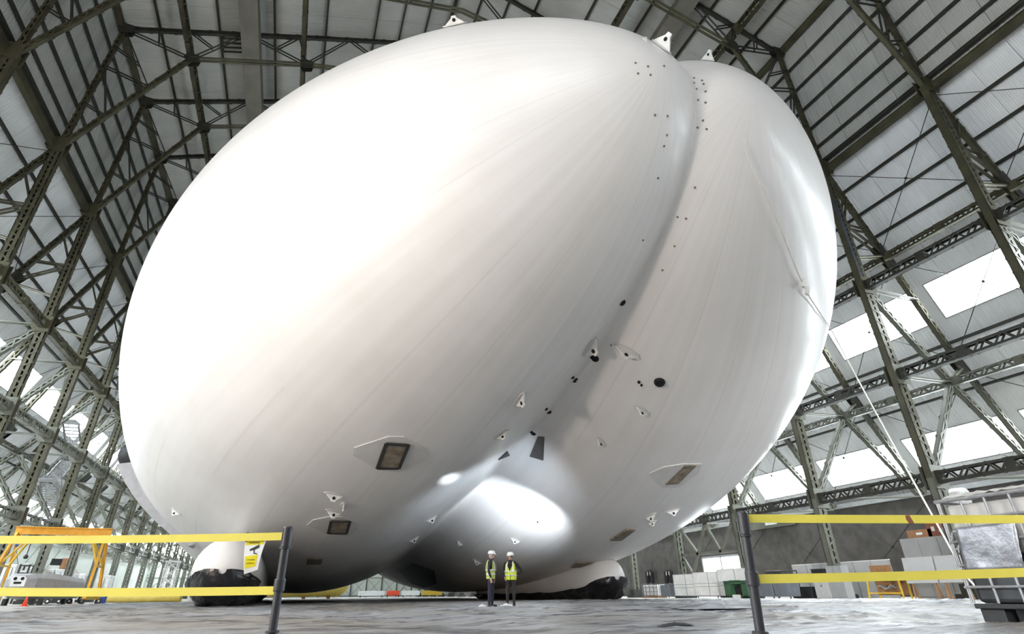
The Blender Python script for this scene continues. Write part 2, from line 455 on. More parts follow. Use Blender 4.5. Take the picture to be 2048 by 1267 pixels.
# ------------------------------------------------------------------ glazing strips
wn = [0]
def window(s, a, b, k, panes, pm, ya=0.62, yb=None):
    wn[0] += 1
    yb = L - 0.62 if yb is None else yb
    d = V((b[0] - a[0], 0, b[1] - a[1])); nrm = V((-d.z, 0, d.x)).normalized()
    if nrm.x > 0: nrm = -nrm
    def P(t, y, o=0): q = V((a[0], 0, a[1])) + d * t + nrm * o; return V((s * q.x, k * L + y, q.z))
    mb = MB()
    for t in (0.0, 1.0): mb.beam(P(t, ya), P(t, yb), 0.09, 0.09, nrm)
    for i in range(panes + 1):
        y = ya + (yb - ya) * i / panes
        ww = 0.09 if i in (0, panes) else 0.03
        mb.beam(P(0, y), P(1, y), ww, ww, nrm)
    # sheeting either side of the glazing, against the frames
    for y0, y1 in ((0, ya), (yb, L)):
        q = [P(-.02, y0), P(1.02, y0), P(1.02, y1), P(-.02, y1)]
        mb.prism(q, (s * .02, 0, 0), 1)
    o = struct(obj('window_%d' % wn[0], mb, ['frame_grey', 'cladding']))
    w = (yb - ya) / panes
    if (s, a, panes) not in PANE:
        pb = MB(); q = [P(0.02, ya), P(0.98, ya), P(0.98, ya + w - .02), P(0.02, ya + w - .02)]
        q = [p - V((0, k * L, 0)) for p in q]; pb.prism(q, (s * .015, 0, 0)); PANE[(s, a, panes)] = pb.mesh('pane', pm)
    for i in range(panes):
        c = link('pane', PANE[(s, a, panes)], o); c.location = (0, k * L + w * i, 0)
PANE = {}
for s, ks, pm in ((1, range(-7, 10), 'pane_right'), (-1, range(-7, 16), 'pane_left')):
    for k in ks:
        window(s, G1B, G1T, k, 4, pm)
        window(s, G2B, G2T, k, 5, pm)
# doorway window in the right block wall
wn[0] += 1
mb = MB()
for z in (1.2, 3.8): mb.beam((37.5, 12.6, z), (37.5, 19.6, z), .2, .2)
for y in (12.6, 16.4, 19.6): mb.beam((37.5, y, 1.2), (37.5, y, 3.8), .2, .2)
wo = struct(obj('window_%d' % wn[0], mb, 'frame_grey'))
for y0, y1 in ((12.7, 16.3), (16.5, 19.5)):
    mb = MB(); mb.box((37.55, (y0 + y1) / 2, 2.5), (.04, y1 - y0, 2.5)); obj('pane', mb, 'pane_right', wo)

# ------------------------------------------------------------------ far end wall: tall sliding door leaves
mb = MB(); mb.prism([(-38, Y1, 0), (38, Y1, 0), (38, Y1, 7), (27.5, Y1, 29), (27.2, Y1, 42.5), (0, Y1, 52), (-27.2, Y1, 42.5), (-27.5, Y1, 29), (-38, Y1, 7)], (0, .4, 0))
wall_f = struct(obj('wall_far', mb, 'door_pale'))
mbp = MB(); mbp.box((0, 0, 4.4), (3.9, .12, 8.6)); pm_ = mbp.mesh('door_panel', 'door_pale')
mbq = MB()
for z in (0.3, 4.4, 8.6): mbq.beam((-1.95, -.14, z), (1.95, -.14, z), .1, .14)
mbq.beam((-1.95, -.14, .3), (1.95, -.14, 4.4), .07, .07); mbq.beam((1.95, -.14, .3), (-1.95, -.14, 4.4), .07, .07)
mbq.beam((-1.95, -.14, 4.4), (1.95, -.14, 8.6), .07, .07)
pq_ = mbq.mesh('panel_brace', 'steel_green')
mbr = MB(); mbr.box((0, -.1, 14), (.32, .32, 28)); pr_ = mbr.mesh('door_post', 'steel_green')
for i in range(19):
    x = -36 + i * 4
    for nm, me in (('door_panel', pm_), ('panel_brace', pq_)):
        o = link(nm, me, wall_f); o.location = (x, Y1 - .1, 0)
    o = link('door_post', pr_, wall_f); o.location = (x + 2, Y1 - .2, 0)
wn[0] += 1
mb = MB()
for z in (9.2, 13.2): mb.beam((-36, Y1 - .15, z), (36, Y1 - .15, z), .15, .15)
wo = struct(obj('window_%d' % wn[0], mb, 'frame_grey'))
mb = MB(); mb.box((0, 0, 11.2), (3.6, .05, 3.9)); pe = mb.mesh('pane', 'pane_right')
for i in range(18):
    o = link('pane', pe, wo); o.location = (-34 + i * 4, Y1 - .16, 0)

# ------------------------------------------------------------------ steel portal frames (one every bay)
nG, nE, nR, nN, nH, nJ, nK = (26.7, 28.43), (26.45, 41.45), (21.2, 40.0), (12.5, 42.9), (26.5, 18.1), (26.5, 11.9), (26.5, 5.9)
nOL = (31.3, 12.0)
def roofc(x): return (x, rz(x) - 0.62)
def frame_meshes():
    out = []
    for s in (-1, 1):
        def P(p, y=0): return V((s * p[0], y, p[1]))
        def lat(name, a, b, dep, wid, ch, pitch, m='steel_olive'):
            mb = MB(); ax = (P(b) - P(a)).normalized()
            lattice(mb, P(a), P(b), ax.cross(V((0, 1, 0))), dep, wid, ch, pitch, (0, 1, 0))
            out.append((name, mb.mesh(name, m)))
        def bar(name, a, b, w=.13, h=.16, m='steel_olive', dbl=True):
            mb = MB()
            for y in ((-.16, .16) if dbl else (0,)): mb.beam(P(a, y), P(b, y), w * .6, h, (0, 1, 0))
            out.append((name, mb.mesh(name, m)))
        lat('inner_leg', (26.5, 0), nK, .66, .45, .26, .42, 'steel_green')
        lat('inner_leg', nK, nH, .66, .45, .26, .42)
        lat('inner_leg', nH, nG, .62, .45, .25, .42)
        mb = MB(); mb.box(P((26.5, .12)), (1.5, 1.1, .24)); mb.box(P((26.5, .45)), (1.0, .7, .5)); out.append(('base_plate', mb.mesh('base_plate', 'steel_dark')))
        lat('rafter', nG, (29.85, 21.2), .40, .3, .14, .5)
        lat('rafter', (29.85, 21.2), (33.0, 13.5), .40, .3, .14, .5)
        lat('rafter', (33.0, 13.5), (37.2, 6.75), .40, .3, .14, .5, 'steel_green')
        lat('outer_leg', nH, nOL, .42, .3, .155, .45, 'steel_green')
        lat('outer_leg', nOL, (36.6, 6.6), .42, .3, .155, .45, 'steel_green')
        for a, b in ((nH, (31.2, 17.9)), (nJ, nOL), (nOL, (33.1, 13.3)), (nK, (36.8, 6.5)), ((26.6, 23.2), (29.0, 23.2)), ((26.6, 23.2), (29.85, 21.2)), ((26.5, 20.4), (29.85, 21.2)), ((26.6, 23.2), (27.9, 25.9))):
            bar('strut', a, b, m='steel_green' if a[1] < 20 else 'steel_olive')
        lat('strut', nOL, nK, .34, .3, .14, .8, 'steel_green')
        for p in (nK, nJ, nH, nG):
            mb = MB()
            for y in (-.31, .31): mb.prism([P((p[0] + dx, p[1] + dz), y) for dx, dz in ((-.45, -.6), (.5, -.6), (.75, -.2), (.75, .3), (.35, .65), (-.45, .65))], (0, .03, 0))
            out.append(('gusset_plate', mb.mesh('gusset_plate', 'steel_olive' if p is nG or p is nH else 'steel_green')))
        for p in ((29.85, 21.2), (33.0, 13.5)):
            mb = MB()
            for y in (-.25, .25): mb.prism([P((p[0] + dx, p[1] + dz), y) for dx, dz in ((-.9, .5), (.1, -.9), (.5, -.5), (-.3, 1.0))], (0, .03, 0))
            out.append(('gusset_plate', mb.mesh('gusset_plate', 'steel_dark')))
        lat('wall_chord', nG, nE, .34, .3, .12, .6)
        lat('roof_chord', nE, roofc(12.0), .36, .3, .12, .9, 'steel_dark')
        lat('roof_chord', roofc(12.0), roofc(0), .36, .3, .12, .9, 'steel_dark')
        lat('inner_chord', nG, nR, .34, .3, .13, .6)
        bar('lower_chord', nR, nN, .16, .2); bar('lower_chord', nN, (0, 45.6), .16, .2)
        c1, c2 = (25.0, 32.0), (23.2, 35.8)
        for a, b in ((c1, (26.6, 32.8)), (c1, (26.5, 36.9)), (c2, (26.5, 36.9)), (c2, nE), (nR, nE), (nR, roofc(22.1)), (nR, roofc(17.8)), (nN, roofc(17.8)), (nN, roofc(13.6)), (nN, roofc(9.2)),
                     ((15.1, 44.0), roofc(13.6)), ((20.0, 41.9), roofc(22.1)), ((4.5, 44.9), roofc(9.2)), ((4.5, 44.9), roofc(0.0)), ((24.4, 37.9), (26.5, 39.2)), ((23.8, 40.7), roofc(24.2))):
            bar('web_brace', a, b, .10, .12, 'steel_dark')
        for p in (nE, nR, nN):
            mb = MB()
            for y in (-.24, .24): mb.prism([P((p[0] + dx, p[1] + dz), y) for dx, dz in ((-.6, -.4), (.1, -.7), (.5, -.1), (.3, .5), (-.7, .4))], (0, .03, 0))
            out.append(('gusset_plate', mb.mesh('gusset_plate', 'steel_dark')))
    return out
FM = frame_meshes()
for k in range(-6, K1):
    n = k + 6
    lab = 'steel portal frame with lattice legs, %s of the row counted from the open front end' % ORD[n]
    t = thing('portal_frame', lab, 'frame', (0, k * L, 0), 0, 'steel portal frames of the hangar')
    for nm, me in FM: link(nm, me, t)

# longitudinal lattice girders tying the trestles, one segment per bay
def girder(name, label, x, z, dep, wid, ch, pitch, m, ks, vertical=True, cat='girder'):
    t = thing(name, label, cat, (x, 0, z), 0, 'girders running along the hangar')
    mb = MB(); lattice(mb, (0, .35, 0), (0, L - .35, 0), (0, 0, 1), dep, wid, ch, pitch, (1, 0, 0), True, .1)
    for q in (.35, L / 2, L - .35): mb.box((0, q, 0), (wid + .03, .5, dep + .04))
    me = mb.mesh('girder_bay', m)
    for k in ks:
        o = link('girder_bay', me, t); o.location = (0, k * L, 0)
for s, side, ks in ((1, 'right', range(-6, 4)), (-1, 'left', range(-4, 15))):
    girder('lattice_girder', 'lowest lattice girder along the %s trestles, just under the bottom windows' % side, s * 26.5, nK[1], .62, .4, .13, .55, 'steel_dark' if s > 0 else 'steel_green', ks)
    girder('lattice_girder', 'middle lattice girder along the %s trestles, between the two window strips' % side, s * 26.5, nJ[1], .62, .4, .13, .55, 'steel_dark' if s > 0 else 'steel_green', ks)
    girder('lattice_girder', 'upper lattice girder along the %s trestles, above the top windows' % side, s * 26.5, nH[1], .62, .4, .13, .55, 'steel_dark' if s > 0 else 'steel_olive', ks)
    girder('lattice_girder', 'small inner lattice girder level with the middle one, between %s legs and cladding' % side, s * nOL[0], nOL[1], .5, .35, .1, .5, 'steel_green', ks)
    girder('lattice_girder', 'small lattice girder under the cladding at the %s rafter joint above the top windows' % side, s * 29.6, 21.0, .5, .35, .1, .5, 'steel_olive', ks)
    girder('roof_girder', 'roof lattice girder on the %s side nearest the eaves' % side, s * 22.0, 42.3, .9, .35, .14, .7, 'steel_olive', range(-5, 6))
    girder('roof_girder', 'roof lattice girder on the %s side nearer the ridge' % side, s * 12.9, 44.3, .9, .35, .14, .7, 'steel_olive', range(-5, 6))
def longbeam(name, label, x, z, w, h, m='steel_olive', cat='beam'):
    mb = MB(); mb.box((0, (Y0 + Y1) / 2, 0), (w, Y1 - Y0, h)); mb.box((0, (Y0 + Y1) / 2, h / 2), (w * 1.5, Y1 - Y0, .05)); mb.box((0, (Y0 + Y1) / 2, -h / 2), (w * 1.5, Y1 - Y0, .05))
    return tag(obj(name, mb, m, None, (x, 0, z)), label, cat)
for s, side in ((1, 'right'), (-1, 'left')):
    longbeam('knee_beam', 'heavy olive beam along the %s knee where steep roof wall begins' % side, s * 27.05, 28.4, .25, .46)
    longbeam('knee_rail', 'thin dark rail just above the heavy %s knee beam' % side, s * 27.15, 29.35, .18, .2, 'steel_dark')
    longbeam('eaves_beam', 'heavy dark beam along the %s roof crease at the top of the wall' % side, s * 26.75, 41.7, .28, .38, 'steel_olive')
    longbeam('roof_duct', 'wide flat brown duct running under the %s roof slope' % side, s * 17.3, 43.9, 1.0, .8, 'duct', 'duct')

# braced bay in front of the right block wall
t = thing('braced_panel', 'green truss of W braces above the bright doorway window at right', 'truss', (26.5, 0, 0))
for nm, a, b in (('tie_beam', (0.4, 3.3), (7.8, 3.3)), ('brace', (0.4, 5.6), (2.6, 3.3)), ('brace', (2.6, 3.3), (4.1, 5.6)), ('brace', (4.1, 5.6), (5.6, 3.3)), ('brace', (5.6, 3.3), (7.8, 5.6)), ('brace', (5.6, 3.3), (7.7, .4)), ('brace', (7.7, 3.0), (5.6, .3))):
    mb = MB(); mb.beam((0, a[0], a[1]), (0, b[0], b[1]), .2, .2, (1, 0, 0)); obj(nm, mb, 'steel_green', t)

# thin wind-bracing rods, part of each wall
for s, par, ks in ((1, wall_r, range(-5, 3)), (-1, wall_l, range(-2, 8))):
    mb = MB()
    for a, b in (((27.1, 27.9), (29.7, 21.6)), ((30.0, 20.8), (32.9, 13.8)), ((33.2, 13.0), (36.9, 7.0)), ((37.45, 6.4), (37.45, .4))):
        mb.tube([(s * a[0], 0, a[1]), (s * b[0], L, b[1])], .026, 5); mb.tube([(s * a[0], L, a[1]), (s * b[0], 0, b[1])], .026, 5)
        mb.sphere((s * (a[0] + b[0]) / 2, L / 2, (a[1] + b[1]) / 2), .10, 8, 5)
    me = mb.mesh('tie_rod', 'steel_dark')
    for k in ks:
        o = link('tie_rod', me, par); o.location = (0, k * L, 0)

# small framed hatch between the roof purlins on the left slope
mb = MB()
for x in (-18.3, -19.9): mb.box((x, 1.6, rz(x) - .3), (.14, 1.5, .14))
for y in (.85, 1.35, 1.85, 2.35): mb.beam((-18.3, y, rz(18.3) - .3), (-19.9, y, rz(19.9) - .3), .12, .12)
obj('hatch_frame', mb, 'steel_dark', ceil_)
# ------------------------------------------------------------------ airship
XS, YC, D0, D1, D2, D3 = 3.0375, 13.9769, 8.6562, -0.8532, -0.699, 7.0431
Z0, Z1, Z2, Z3 = 12.2076, -5.5736, -2.9372, 0.4622
RX, RX1, RX2, RZ, RZ1, AY, NEX = 13.4601, 0.1086, 0.2998, 11.2883, -0.3272, 43.6595, 1.7412
def axis_x(u): return D0 + D1 * u + D2 * u * u + D3 * u ** 3
def axis_z(u): return Z0 + Z1 * u + Z2 * u * u + Z3 * u ** 3
def lobeF(X, Y, Z, s):
    uu = (Y - YC) / AY; u = np.clip(uu, -1.2, 1.2)
    x = X - XS - s * axis_x(u); z = Z - axis_z(u)
    return np.sqrt(((x / (RX * (1 + RX1 * u + RX2 * u * u))) ** 2 + (z / (RZ * (1 + RZ1 * u))) ** 2) ** (NEX / 2) + uu * uu)
def hullF(X, Y, Z):
    a, b = lobeF(X, Y, Z, -1), lobeF(X, Y, Z, 1)
    u = np.clip(((Y - YC) / AY + .80) / .5, 0, 1); k = .004 + .045 * u * u * (3 - 2 * u)
    h = np.maximum(k - np.abs(a - b), 0) / k
    return np.minimum(a, b) - h * h * k * 0.25
def hull_mesh(nu=420, nv=260):
    th = np.linspace(0, 2 * PI, nu, endpoint=False); ph = np.linspace(0.004, PI - 0.004, nv)
    T, Pp = np.meshgrid(th, ph)
    dx, dz, dy = np.sin(Pp) * np.cos(T) * 1.7, np.sin(Pp) * np.sin(T), -np.cos(Pp) * 3.2
    c = np.array([XS, YC, Z0])
    # the nose sits higher than the middle: bend the ray centre with the hull
    def at(t): 
        Y = c[1] + dy * t; u = np.clip((Y - YC) / AY, -1, 1)
        return c[0] + dx * t, Y, axis_z(u) + dz * t
    lo = np.zeros_like(T); ts = np.linspace(0.2, 24, 240); hi = np.full_like(T, 24.0); found = np.zeros(T.shape, bool); prev = 0.0
    for t in ts:
        out = (hullF(*at(t)) > 1) & ~found
        hi[out] = t; lo[out] = prev; found |= out; prev = t
    for _ in range(22):
        m = (lo + hi) / 2; o = hullF(*at(m)) > 1
        hi = np.where(o, m, hi); lo = np.where(o, lo, m)
    X, Y, Z = at((lo + hi) / 2)
    vs = np.stack([X, Y, Z], -1).reshape(-1, 3).tolist()
    fs = []
    for i in range(nv - 1):
        for j in range(nu):
            a = i * nu + j; b = i * nu + (j + 1) % nu
            fs.append((a, b, b + nu, a + nu))
    fs.append(tuple(range(nu))[::-1]); fs.append(tuple((nv - 1) * nu + j for j in range(nu)))
    me = bpy.data.meshes.new('hull'); me.from_pydata(vs, [], fs); me.materials.append(M['envelope'])
    me.polygons.foreach_set('use_smooth', [True] * len(me.polygons))
    uvl = me.uv_layers.new(name='gore')
    Va = np.array(vs); s = np.where(Va[:, 0] < XS, -1.0, 1.0)
    u = np.clip((Va[:, 1] - YC) / AY, -1, 1)
    lx = (Va[:, 0] - XS - s * axis_x(u)) * s; lz = Va[:, 2] - axis_z(u)
    ang = np.arctan2(lz / RZ, lx / RX) / (2 * PI) * 26 + 50
    uv = np.stack([ang, Va[:, 1]], -1)
    li = np.zeros(len(me.loops), dtype=np.int32); me.loops.foreach_get('vertex_index', li)
    uvl.data.foreach_set('uv', uv[li].astype(np.float32).ravel())
    me.update(); return me
airship = thing('airship', 'huge white twin-lobed airship filling the hangar', 'airship', (0, 0, 0))
hull = link('hull', hull_mesh(), airship)

def ray(px, py):
    d = CR * ((px - 1024) / FPX) - CU * ((py - CY) / FPX) + _f
    return d.normalized()
def hit(px, py):
    """point and outward normal of the hull along a line of sight"""
    d = ray(px, py); t = np.linspace(8, 75, 1400)
    P = [CAM[i] + d[i] * t for i in range(3)]
    Fv = hullF(*P); idx = np.argmax(Fv < 1)
    if Fv[idx] >= 1: idx = int(np.argmin(Fv))
    a, b = t[max(idx - 1, 0)], t[idx]
    for _ in range(25):
        m = (a + b) / 2
        if hullF(*[CAM[i] + d[i] * m for i in range(3)]) < 1: b = m
        else: a = m
    p = CAM + d * b; e = .05
    n = V([float(hullF(*(p[j] + (e if j == i else 0) for j in range(3))) - hullF(*(p[j] - (e if j == i else 0) for j in range(3)))) for i in range(3)]).normalized()
    return p, n
def decal(name, px, m, lift=0.03, thick=0.03, sub=6, label=None):
    """thin fabric piece glued to the hull: outline given where it lies, draped on the surface, with its own thickness"""
    pts = []
    for i in range(len(px)):
        a, b = px[i], px[(i + 1) % len(px)]
        for j in range(sub): pts.append((a[0] + (b[0] - a[0]) * j / sub, a[1] + (b[1] - a[1]) * j / sub))
    cx = sum(p[0] for p in pts) / len(pts); cy = sum(p[1] for p in pts) / len(pts)
    mb = MB(); rings = []; nr = 4
    for r in range(nr + 1):
        f = r / nr; ring = []
        for x, y in pts:
            p, n = hit(cx + (x - cx) * f, cy + (y - cy) * f); ring.append(p + n * (lift + thick))
        rings.append(ring)
    outer = [hit(x, y) for x, y in pts]
    rings.append([p + n * (lift * .0 - .02) for p, n in outer])
    n = len(pts); vs = [rings[0][0]] + [p for r in rings[1:] for p in r]; fs = []
    for j in range(n): fs.append((0, 1 + j, 1 + (j + 1) % n))
    for r in range(len(rings) - 2):
        for j in range(n):
            a, b = 1 + r * n + j, 1 + r * n + (j + 1) % n; fs.append((a, a + n, b + n, b))
    mb.add(vs, fs); o = obj(name, mb, m, airship, smooth=False)
    if label: o['label'] = label
    return o
def ringdecal(name, px, m, w, parent_label=None):
    mb = MB(); n = len(px); sub = 5
    P = []
    for i in range(n):
        a, b = px[i], px[(i + 1) % n]
        for j in range(sub): P.append(hit(a[0] + (b[0] - a[0]) * j / sub, a[1] + (b[1] - a[1]) * j / sub))
    pts = [p + nn * .09 for p, nn in P]; pts.append(pts[0])
    for i in range(len(pts) - 1): mb.beam(pts[i], pts[i + 1], w, .05, P[i % len(P)][1])
    o = obj(name, mb, m, airship)
    if parent_label: o['label'] = parent_label
hexL = [(708, 894), (777, 871), (808, 872), (835, 886), (860, 900), (856, 915), (828, 930), (798, 942), (755, 937), (730, 922), (706, 909)]
decal('reinforcement_patch', hexL, 'patch', .01, .03)
qd = [(773, 883), (817, 886), (798, 932), (755, 932)]
decal('access_panel', qd, 'panel_dirt', .05, .03, label='large dirty brown panel on the near lobe'); ringdecal('panel_edging', qd, 'ink', .13)
decal('reinforcement_patch', [(614, 1048), (626, 1038), (660, 1031), (684, 1032), (714, 1044), (716, 1056), (698, 1071), (654, 1066)], 'patch', .01, .03)
qd = [(663, 1038), (700, 1039), (693, 1063), (657, 1062)]
decal('access_panel', qd, 'panel_dirt', .05, .03); ringdecal('panel_edging', qd, 'ink', .13)
decal('access_panel', [(615, 1114.5), (645.5, 1115), (642, 1126), (613, 1126)], 'panel_dirt', .04, .03)
decal('reinforcement_patch', [(1299, 945), (1328, 932), (1366, 926), (1403, 926), (1396, 945), (1358, 972), (1324, 974), (1311, 962)], 'patch', .01, .03)
decal('access_panel', [(1369, 928), (1392, 928), (1356, 964), (1330, 966)], 'panel_dirt', .05, .03, label='dirty brown panel on the far lobe')
decal('access_panel', [(1252, 1057), (1271, 1057), (1243, 1078), (1220, 1078)], 'panel_dirt', .05, .03)
decal('access_panel', [(1152, 1124), (1186, 1122), (1172, 1131), (1142, 1133)], 'panel_dirt', .05, .03)
# dark torn flaps at the valley
decal('web_flap', [(1060, 911), (1076, 872), (1089, 873), (1087, 919)], 'flap_dark', .02, .03, label='dark flap open beside the valley')
decal('web_flap', [(996, 918), (1014, 901), (1019, 909)], 'ink', .02, .03)
# round valve openings and oval vents along the valley
def disc(px, py, r, m, name, h=.06, el=1.0):
    p, n = hit(px, py); q = n.to_track_quat('Z', 'Y').to_euler()
    mb = MB(); mb.lathe([(r * 1.25, -.05), (r * 1.25, h * .4), (r, h), (r * .8, h * .6)], n=14)
    return obj(name, mb, m, airship, p, q)
disc(1319, 763, .17, 'hole', 'valve', .12)['label'] = 'largest black round valve on the far lobe'
for x, y, r in ((1190, 716, .13), (1183, 712, .07), (1150, 759, .12), (1145, 754, .06), (1098, 823, .10), (1092, 817, .06), (1067, 866, .10), (1062, 862, .06), (1245, 605, .10), (1278, 763, .05), (1283, 769, .04)):
    disc(x, y, r, 'hole', 'vent')
for x, y in ((1271, 126), (1296, 133), (1328, 132), (1276, 147), (1301, 150), (1388, 156), (1404, 161), (1388, 166), (1407, 168), (1411, 183), (1393, 178), (1411, 205), (1396, 200), (1406, 241), (1395, 255), (1413, 258), (1390, 375), (1372, 437), (1355, 434), (1349, 492), (1335, 232), (1334, 270), (1328, 292), (1316, 356), (1310, 230), (1325, 540), (1286, 480), (1222, 690)):
    disc(x, y, .03, 'panel_dirt', 'eyelet', .02)
# mooring tabs: little triangular webs standing off the skin, each with a hole
def tab(px, py, size, ang, hgt=1.0, name='mooring_tab'):
    p, n = hit(px, py)
    a = n.orthogonal().normalized(); a = (Matrix.Rotation(ang, 3, n) @ a)
    b = n.cross(a)
    mb = MB(); s = size; h = size * .75 * hgt
    prof = [(-s, 0), (-s * .25, h * .75), (-s * .18, h), (s * .18, h), (s * .25, h * .75), (s, 0), (s * .4, -.06), (-s * .4, -.06)]
    t = .03
    mb.prism([p + a * x + n * y - b * t for x, y in prof], b * (2 * t))
    o = obj(name, mb, 'tab', airship)
    mb = MB(); c = p + n * (h * .55)
    mb.tube([c - b * (t + .012), c + b * (t + .012)], s * .16, 10); obj('tab_hole', mb, 'hole', o)
    mb = MB(); mb.prism([p + n * .005 + a * (s * 1.1 * math.cos(q * PI / 4)) + b * (s * .45 * math.sin(q * PI / 4)) for q in range(8)], n * .035); obj('tab_base', mb, 'patch', o)
for px, py, sz, an in ((1180, 693, .62, 2.2), (1254, 703, .60, .8), (1040, 797, .55, 2.3), (1003, 867, .40, 1.6), (1284, 820, .45, .5), (1202, 883, .38, .3), (669, 988, .50, .6), (687, 1010, .42, 2.4), (668, 1022, .48, .4), (353, 1022, .42, 1.0), (862, 1036, .42, .6), (827, 1077, .40, .8), (1076, 1039, .40, .5), (1031, 1079, .40, .9), (1301, 1030, .50, 2.2), (1304, 1043, .35, 2.0), (1345, 1020, .45, 1.2), (955, 1122, .40, .7), (920, 1085, .3, .5)):
    tab(px, py, sz * .85, an)
tab(1322, 94, .42, 1.2, 1.5); tab(1415, 121, .30, 1.0, 1.6); tab(910, 50, .42, 2.2, 1.0); tab(1290, 80, .12, 1, 1)

# dark crumpled cover hanging between the lobes, and a loose strap near the skid
decal('belly_cover', [(800, 1142), (826, 1126), (868, 1140), (874, 1164), (848, 1174), (822, 1164)], 'fold_dark', .02, .05, label='dark blue-grey crumpled cover between the lobes at the rear of the valley')
mb = MB()
for q in (((440, 1090), (450, 1096), (466, 1101), (484, 1111)), ((450, 1096), (456, 1106), (462, 1114)), ((462, 1100), (472, 1112), (484, 1121))):
    mb.tube([(lambda h_: h_[0] + h_[1] * .06)(hit(*z_)) for z_ in q], .05, 6)
obj('strap', mb, 'black_rubber', airship)['label'] = 'black strap lying on the near lobe above the landing skid'

# landing skids: white inflated tubes with black wrapping round the bottom and nose
def skid(x, y0, y1, r, zc, lab):
    mb = MB(); prof = []
    Ls = y1 - y0
    for i in range(11):
        t = i / 10 * PI / 2; prof.append((r * math.sin(t) + .02, y0 + r * 1.6 * (1 - math.cos(t))))
    for i in range(11):
        t = PI / 2 - i / 10 * PI / 2; prof.append((r * math.sin(t) + .02, y1 - r * 1.6 * (1 - math.cos(t))))
    mb.lathe(prof, (x, 0, zc), 28, axis='y'); o = obj('landing_skid', mb, 'envelope', airship, smooth=True); o['label'] = lab
    # crumpled wrap
    vs = []; fs = []; nu, nv = 44, 40
    for i in range(nv + 1):
        f = i / nv
        if f < .35:
            t = f / .35 * PI / 2; rr = r * math.sin(t) + .05; y = y0 - .1 + r * 1.6 * (1 - math.cos(t))
        else: rr = r + .04; y = y0 + r * 1.6 + (f - .35) / .65 * (Ls - r * 1.6 - 1)
        top = 0.15 - .75 * min(1, f / .5)
        for j in range(nu + 1):
            a = PI - top + (PI + 2 * top) * j / nu if True else 0
            p = V((x + rr * math.cos(a), y, zc + rr * math.sin(a)))
            nz = mn.noise(V((p.x * 2.2, p.y * 1.1, p.z * 2.2))) * .16 + abs(mn.noise(V((p.x * 5, p.y * 3, p.z * 5)))) * .10
            d = V((math.cos(a), 0, math.sin(a))); p = p + d * (.11 + nz * (1 if rr > .2 else .2)); p.z = max(p.z, .015)
            vs.append(p)
    for i in range(nv):
        for j in range(nu):
            a = i * (nu + 1) + j; fs.append((a, a + 1, a + nu + 2, a + nu + 1))
    mb = MB(); mb.add(vs, fs); w = obj('skid_wrap', mb, 'black_wrap', o); w['label'] = 'crumpled black plastic wrap'
skid(-9.3, -9.5, 24, 1.45, 1.42, 'white landing skid under the near lobe, black at its nose')
skid(13.3, -3.2, 26, 1.35, 1.32, 'white landing skid under the far lobe')

# strake with dark end on the far left flank
def flank(Y, Z):   # outermost x of the near lobe at that height
    u = (Y - YC) / AY; zz = (Z - axis_z(u)) / RZ
    k = max(0, 1 - u * u) ** (1 / NEX); zz = zz / (1 + RZ1 * u)
    return XS - axis_x(u) - RX * (1 + RX1 * u + RX2 * u * u) * math.sqrt(max(0, k * k - zz * zz))
sk = []
for i in range(9):
    f = i / 8; z = 8.0 - 4.6 * f; y = 4.0; x = flank(y, z); sk.append((x, y, z, .62 * (1 - f) ** .8 + .03))
vs = []
for x, y, z, w_ in sk:
    for dx, dy in ((.8, -.6), (-w_, -.5), (-w_, 1.6), (.8, 2.2)): vs.append((x + dx, y + dy, z - (.25 if dx < 0 else 0)))
fs = []
for i in range(len(sk) - 1):
    for j in range(4): a = i * 4 + j; b = i * 4 + (j + 1) % 4; fs.append((a, b, b + 4, a + 4))
fs += [(3, 2, 1, 0), tuple(len(vs) - 4 + q for q in range(4))]
mb = MB(); mb.add(vs, fs); st_ = obj('flank_strake', mb, 'nacelle_grey', airship); st_['label'] = 'grey tapering strake on the outer left flank'
x, y, z, w_ = sk[0]; mb = MB(); mb.lathe([(.62, -1.0), (.78, -.4), (.74, .6), (.35, 1.2)], (x - .1, y + .5, z + .45), 16, axis='y'); obj('strake_cap', mb, 'black_rubber', st_, smooth=True)

# tether line down the far lobe and away to the floor
def hitp(px, py, o=.12): p, n = hit(px, py); return p + n * o
pts = [hitp(*p) for p in ((1480, 282), (1500, 335), (1530, 400), (1560, 470), (1590, 545), (1612, 590), (1635, 625))]
rope = MB(); rope.tube(pts, .022, 6)
hp = hitp(1655, 655)
rope.tube([pts[-1], hp], .022, 6)
e0 = CAM + ray(1932, 1152) * 22.5
ends = [hp, hp.lerp(e0, .33) - V((0, 0, .12)), hp.lerp(e0, .66) - V((0, 0, .12)), e0, V((e0.x + .25, e0.y - .3, .04))]
rope.tube(ends, .028, 6)
tr = tag(obj('tether_rope', rope, 'rope_white'), 'thin white tether rope hanging down the far lobe to the floor', 'rope')
for px, py in ((1599, 563), (1606, 578)):
    mb = MB(); mb.box(hitp(px, py, .16), (.14, .1, .3), (.3, .2, .4)); obj('rope_pulley', mb, 'rope_white', tr)
# blue line hung on the right trestle leg
mb = MB()
for i in range(2):
    mb.tube([(26.1 + .25 * i, -16.4 - .32, 25.0 - q * 1.05 + .12 * math.sin(q * 2 + i)) for q in range(6 + i)], .014, 5)
tag(obj('blue_rope', mb, 'rope_blue'), 'blue rope hung along a dark trestle leg beside the airship', 'rope')
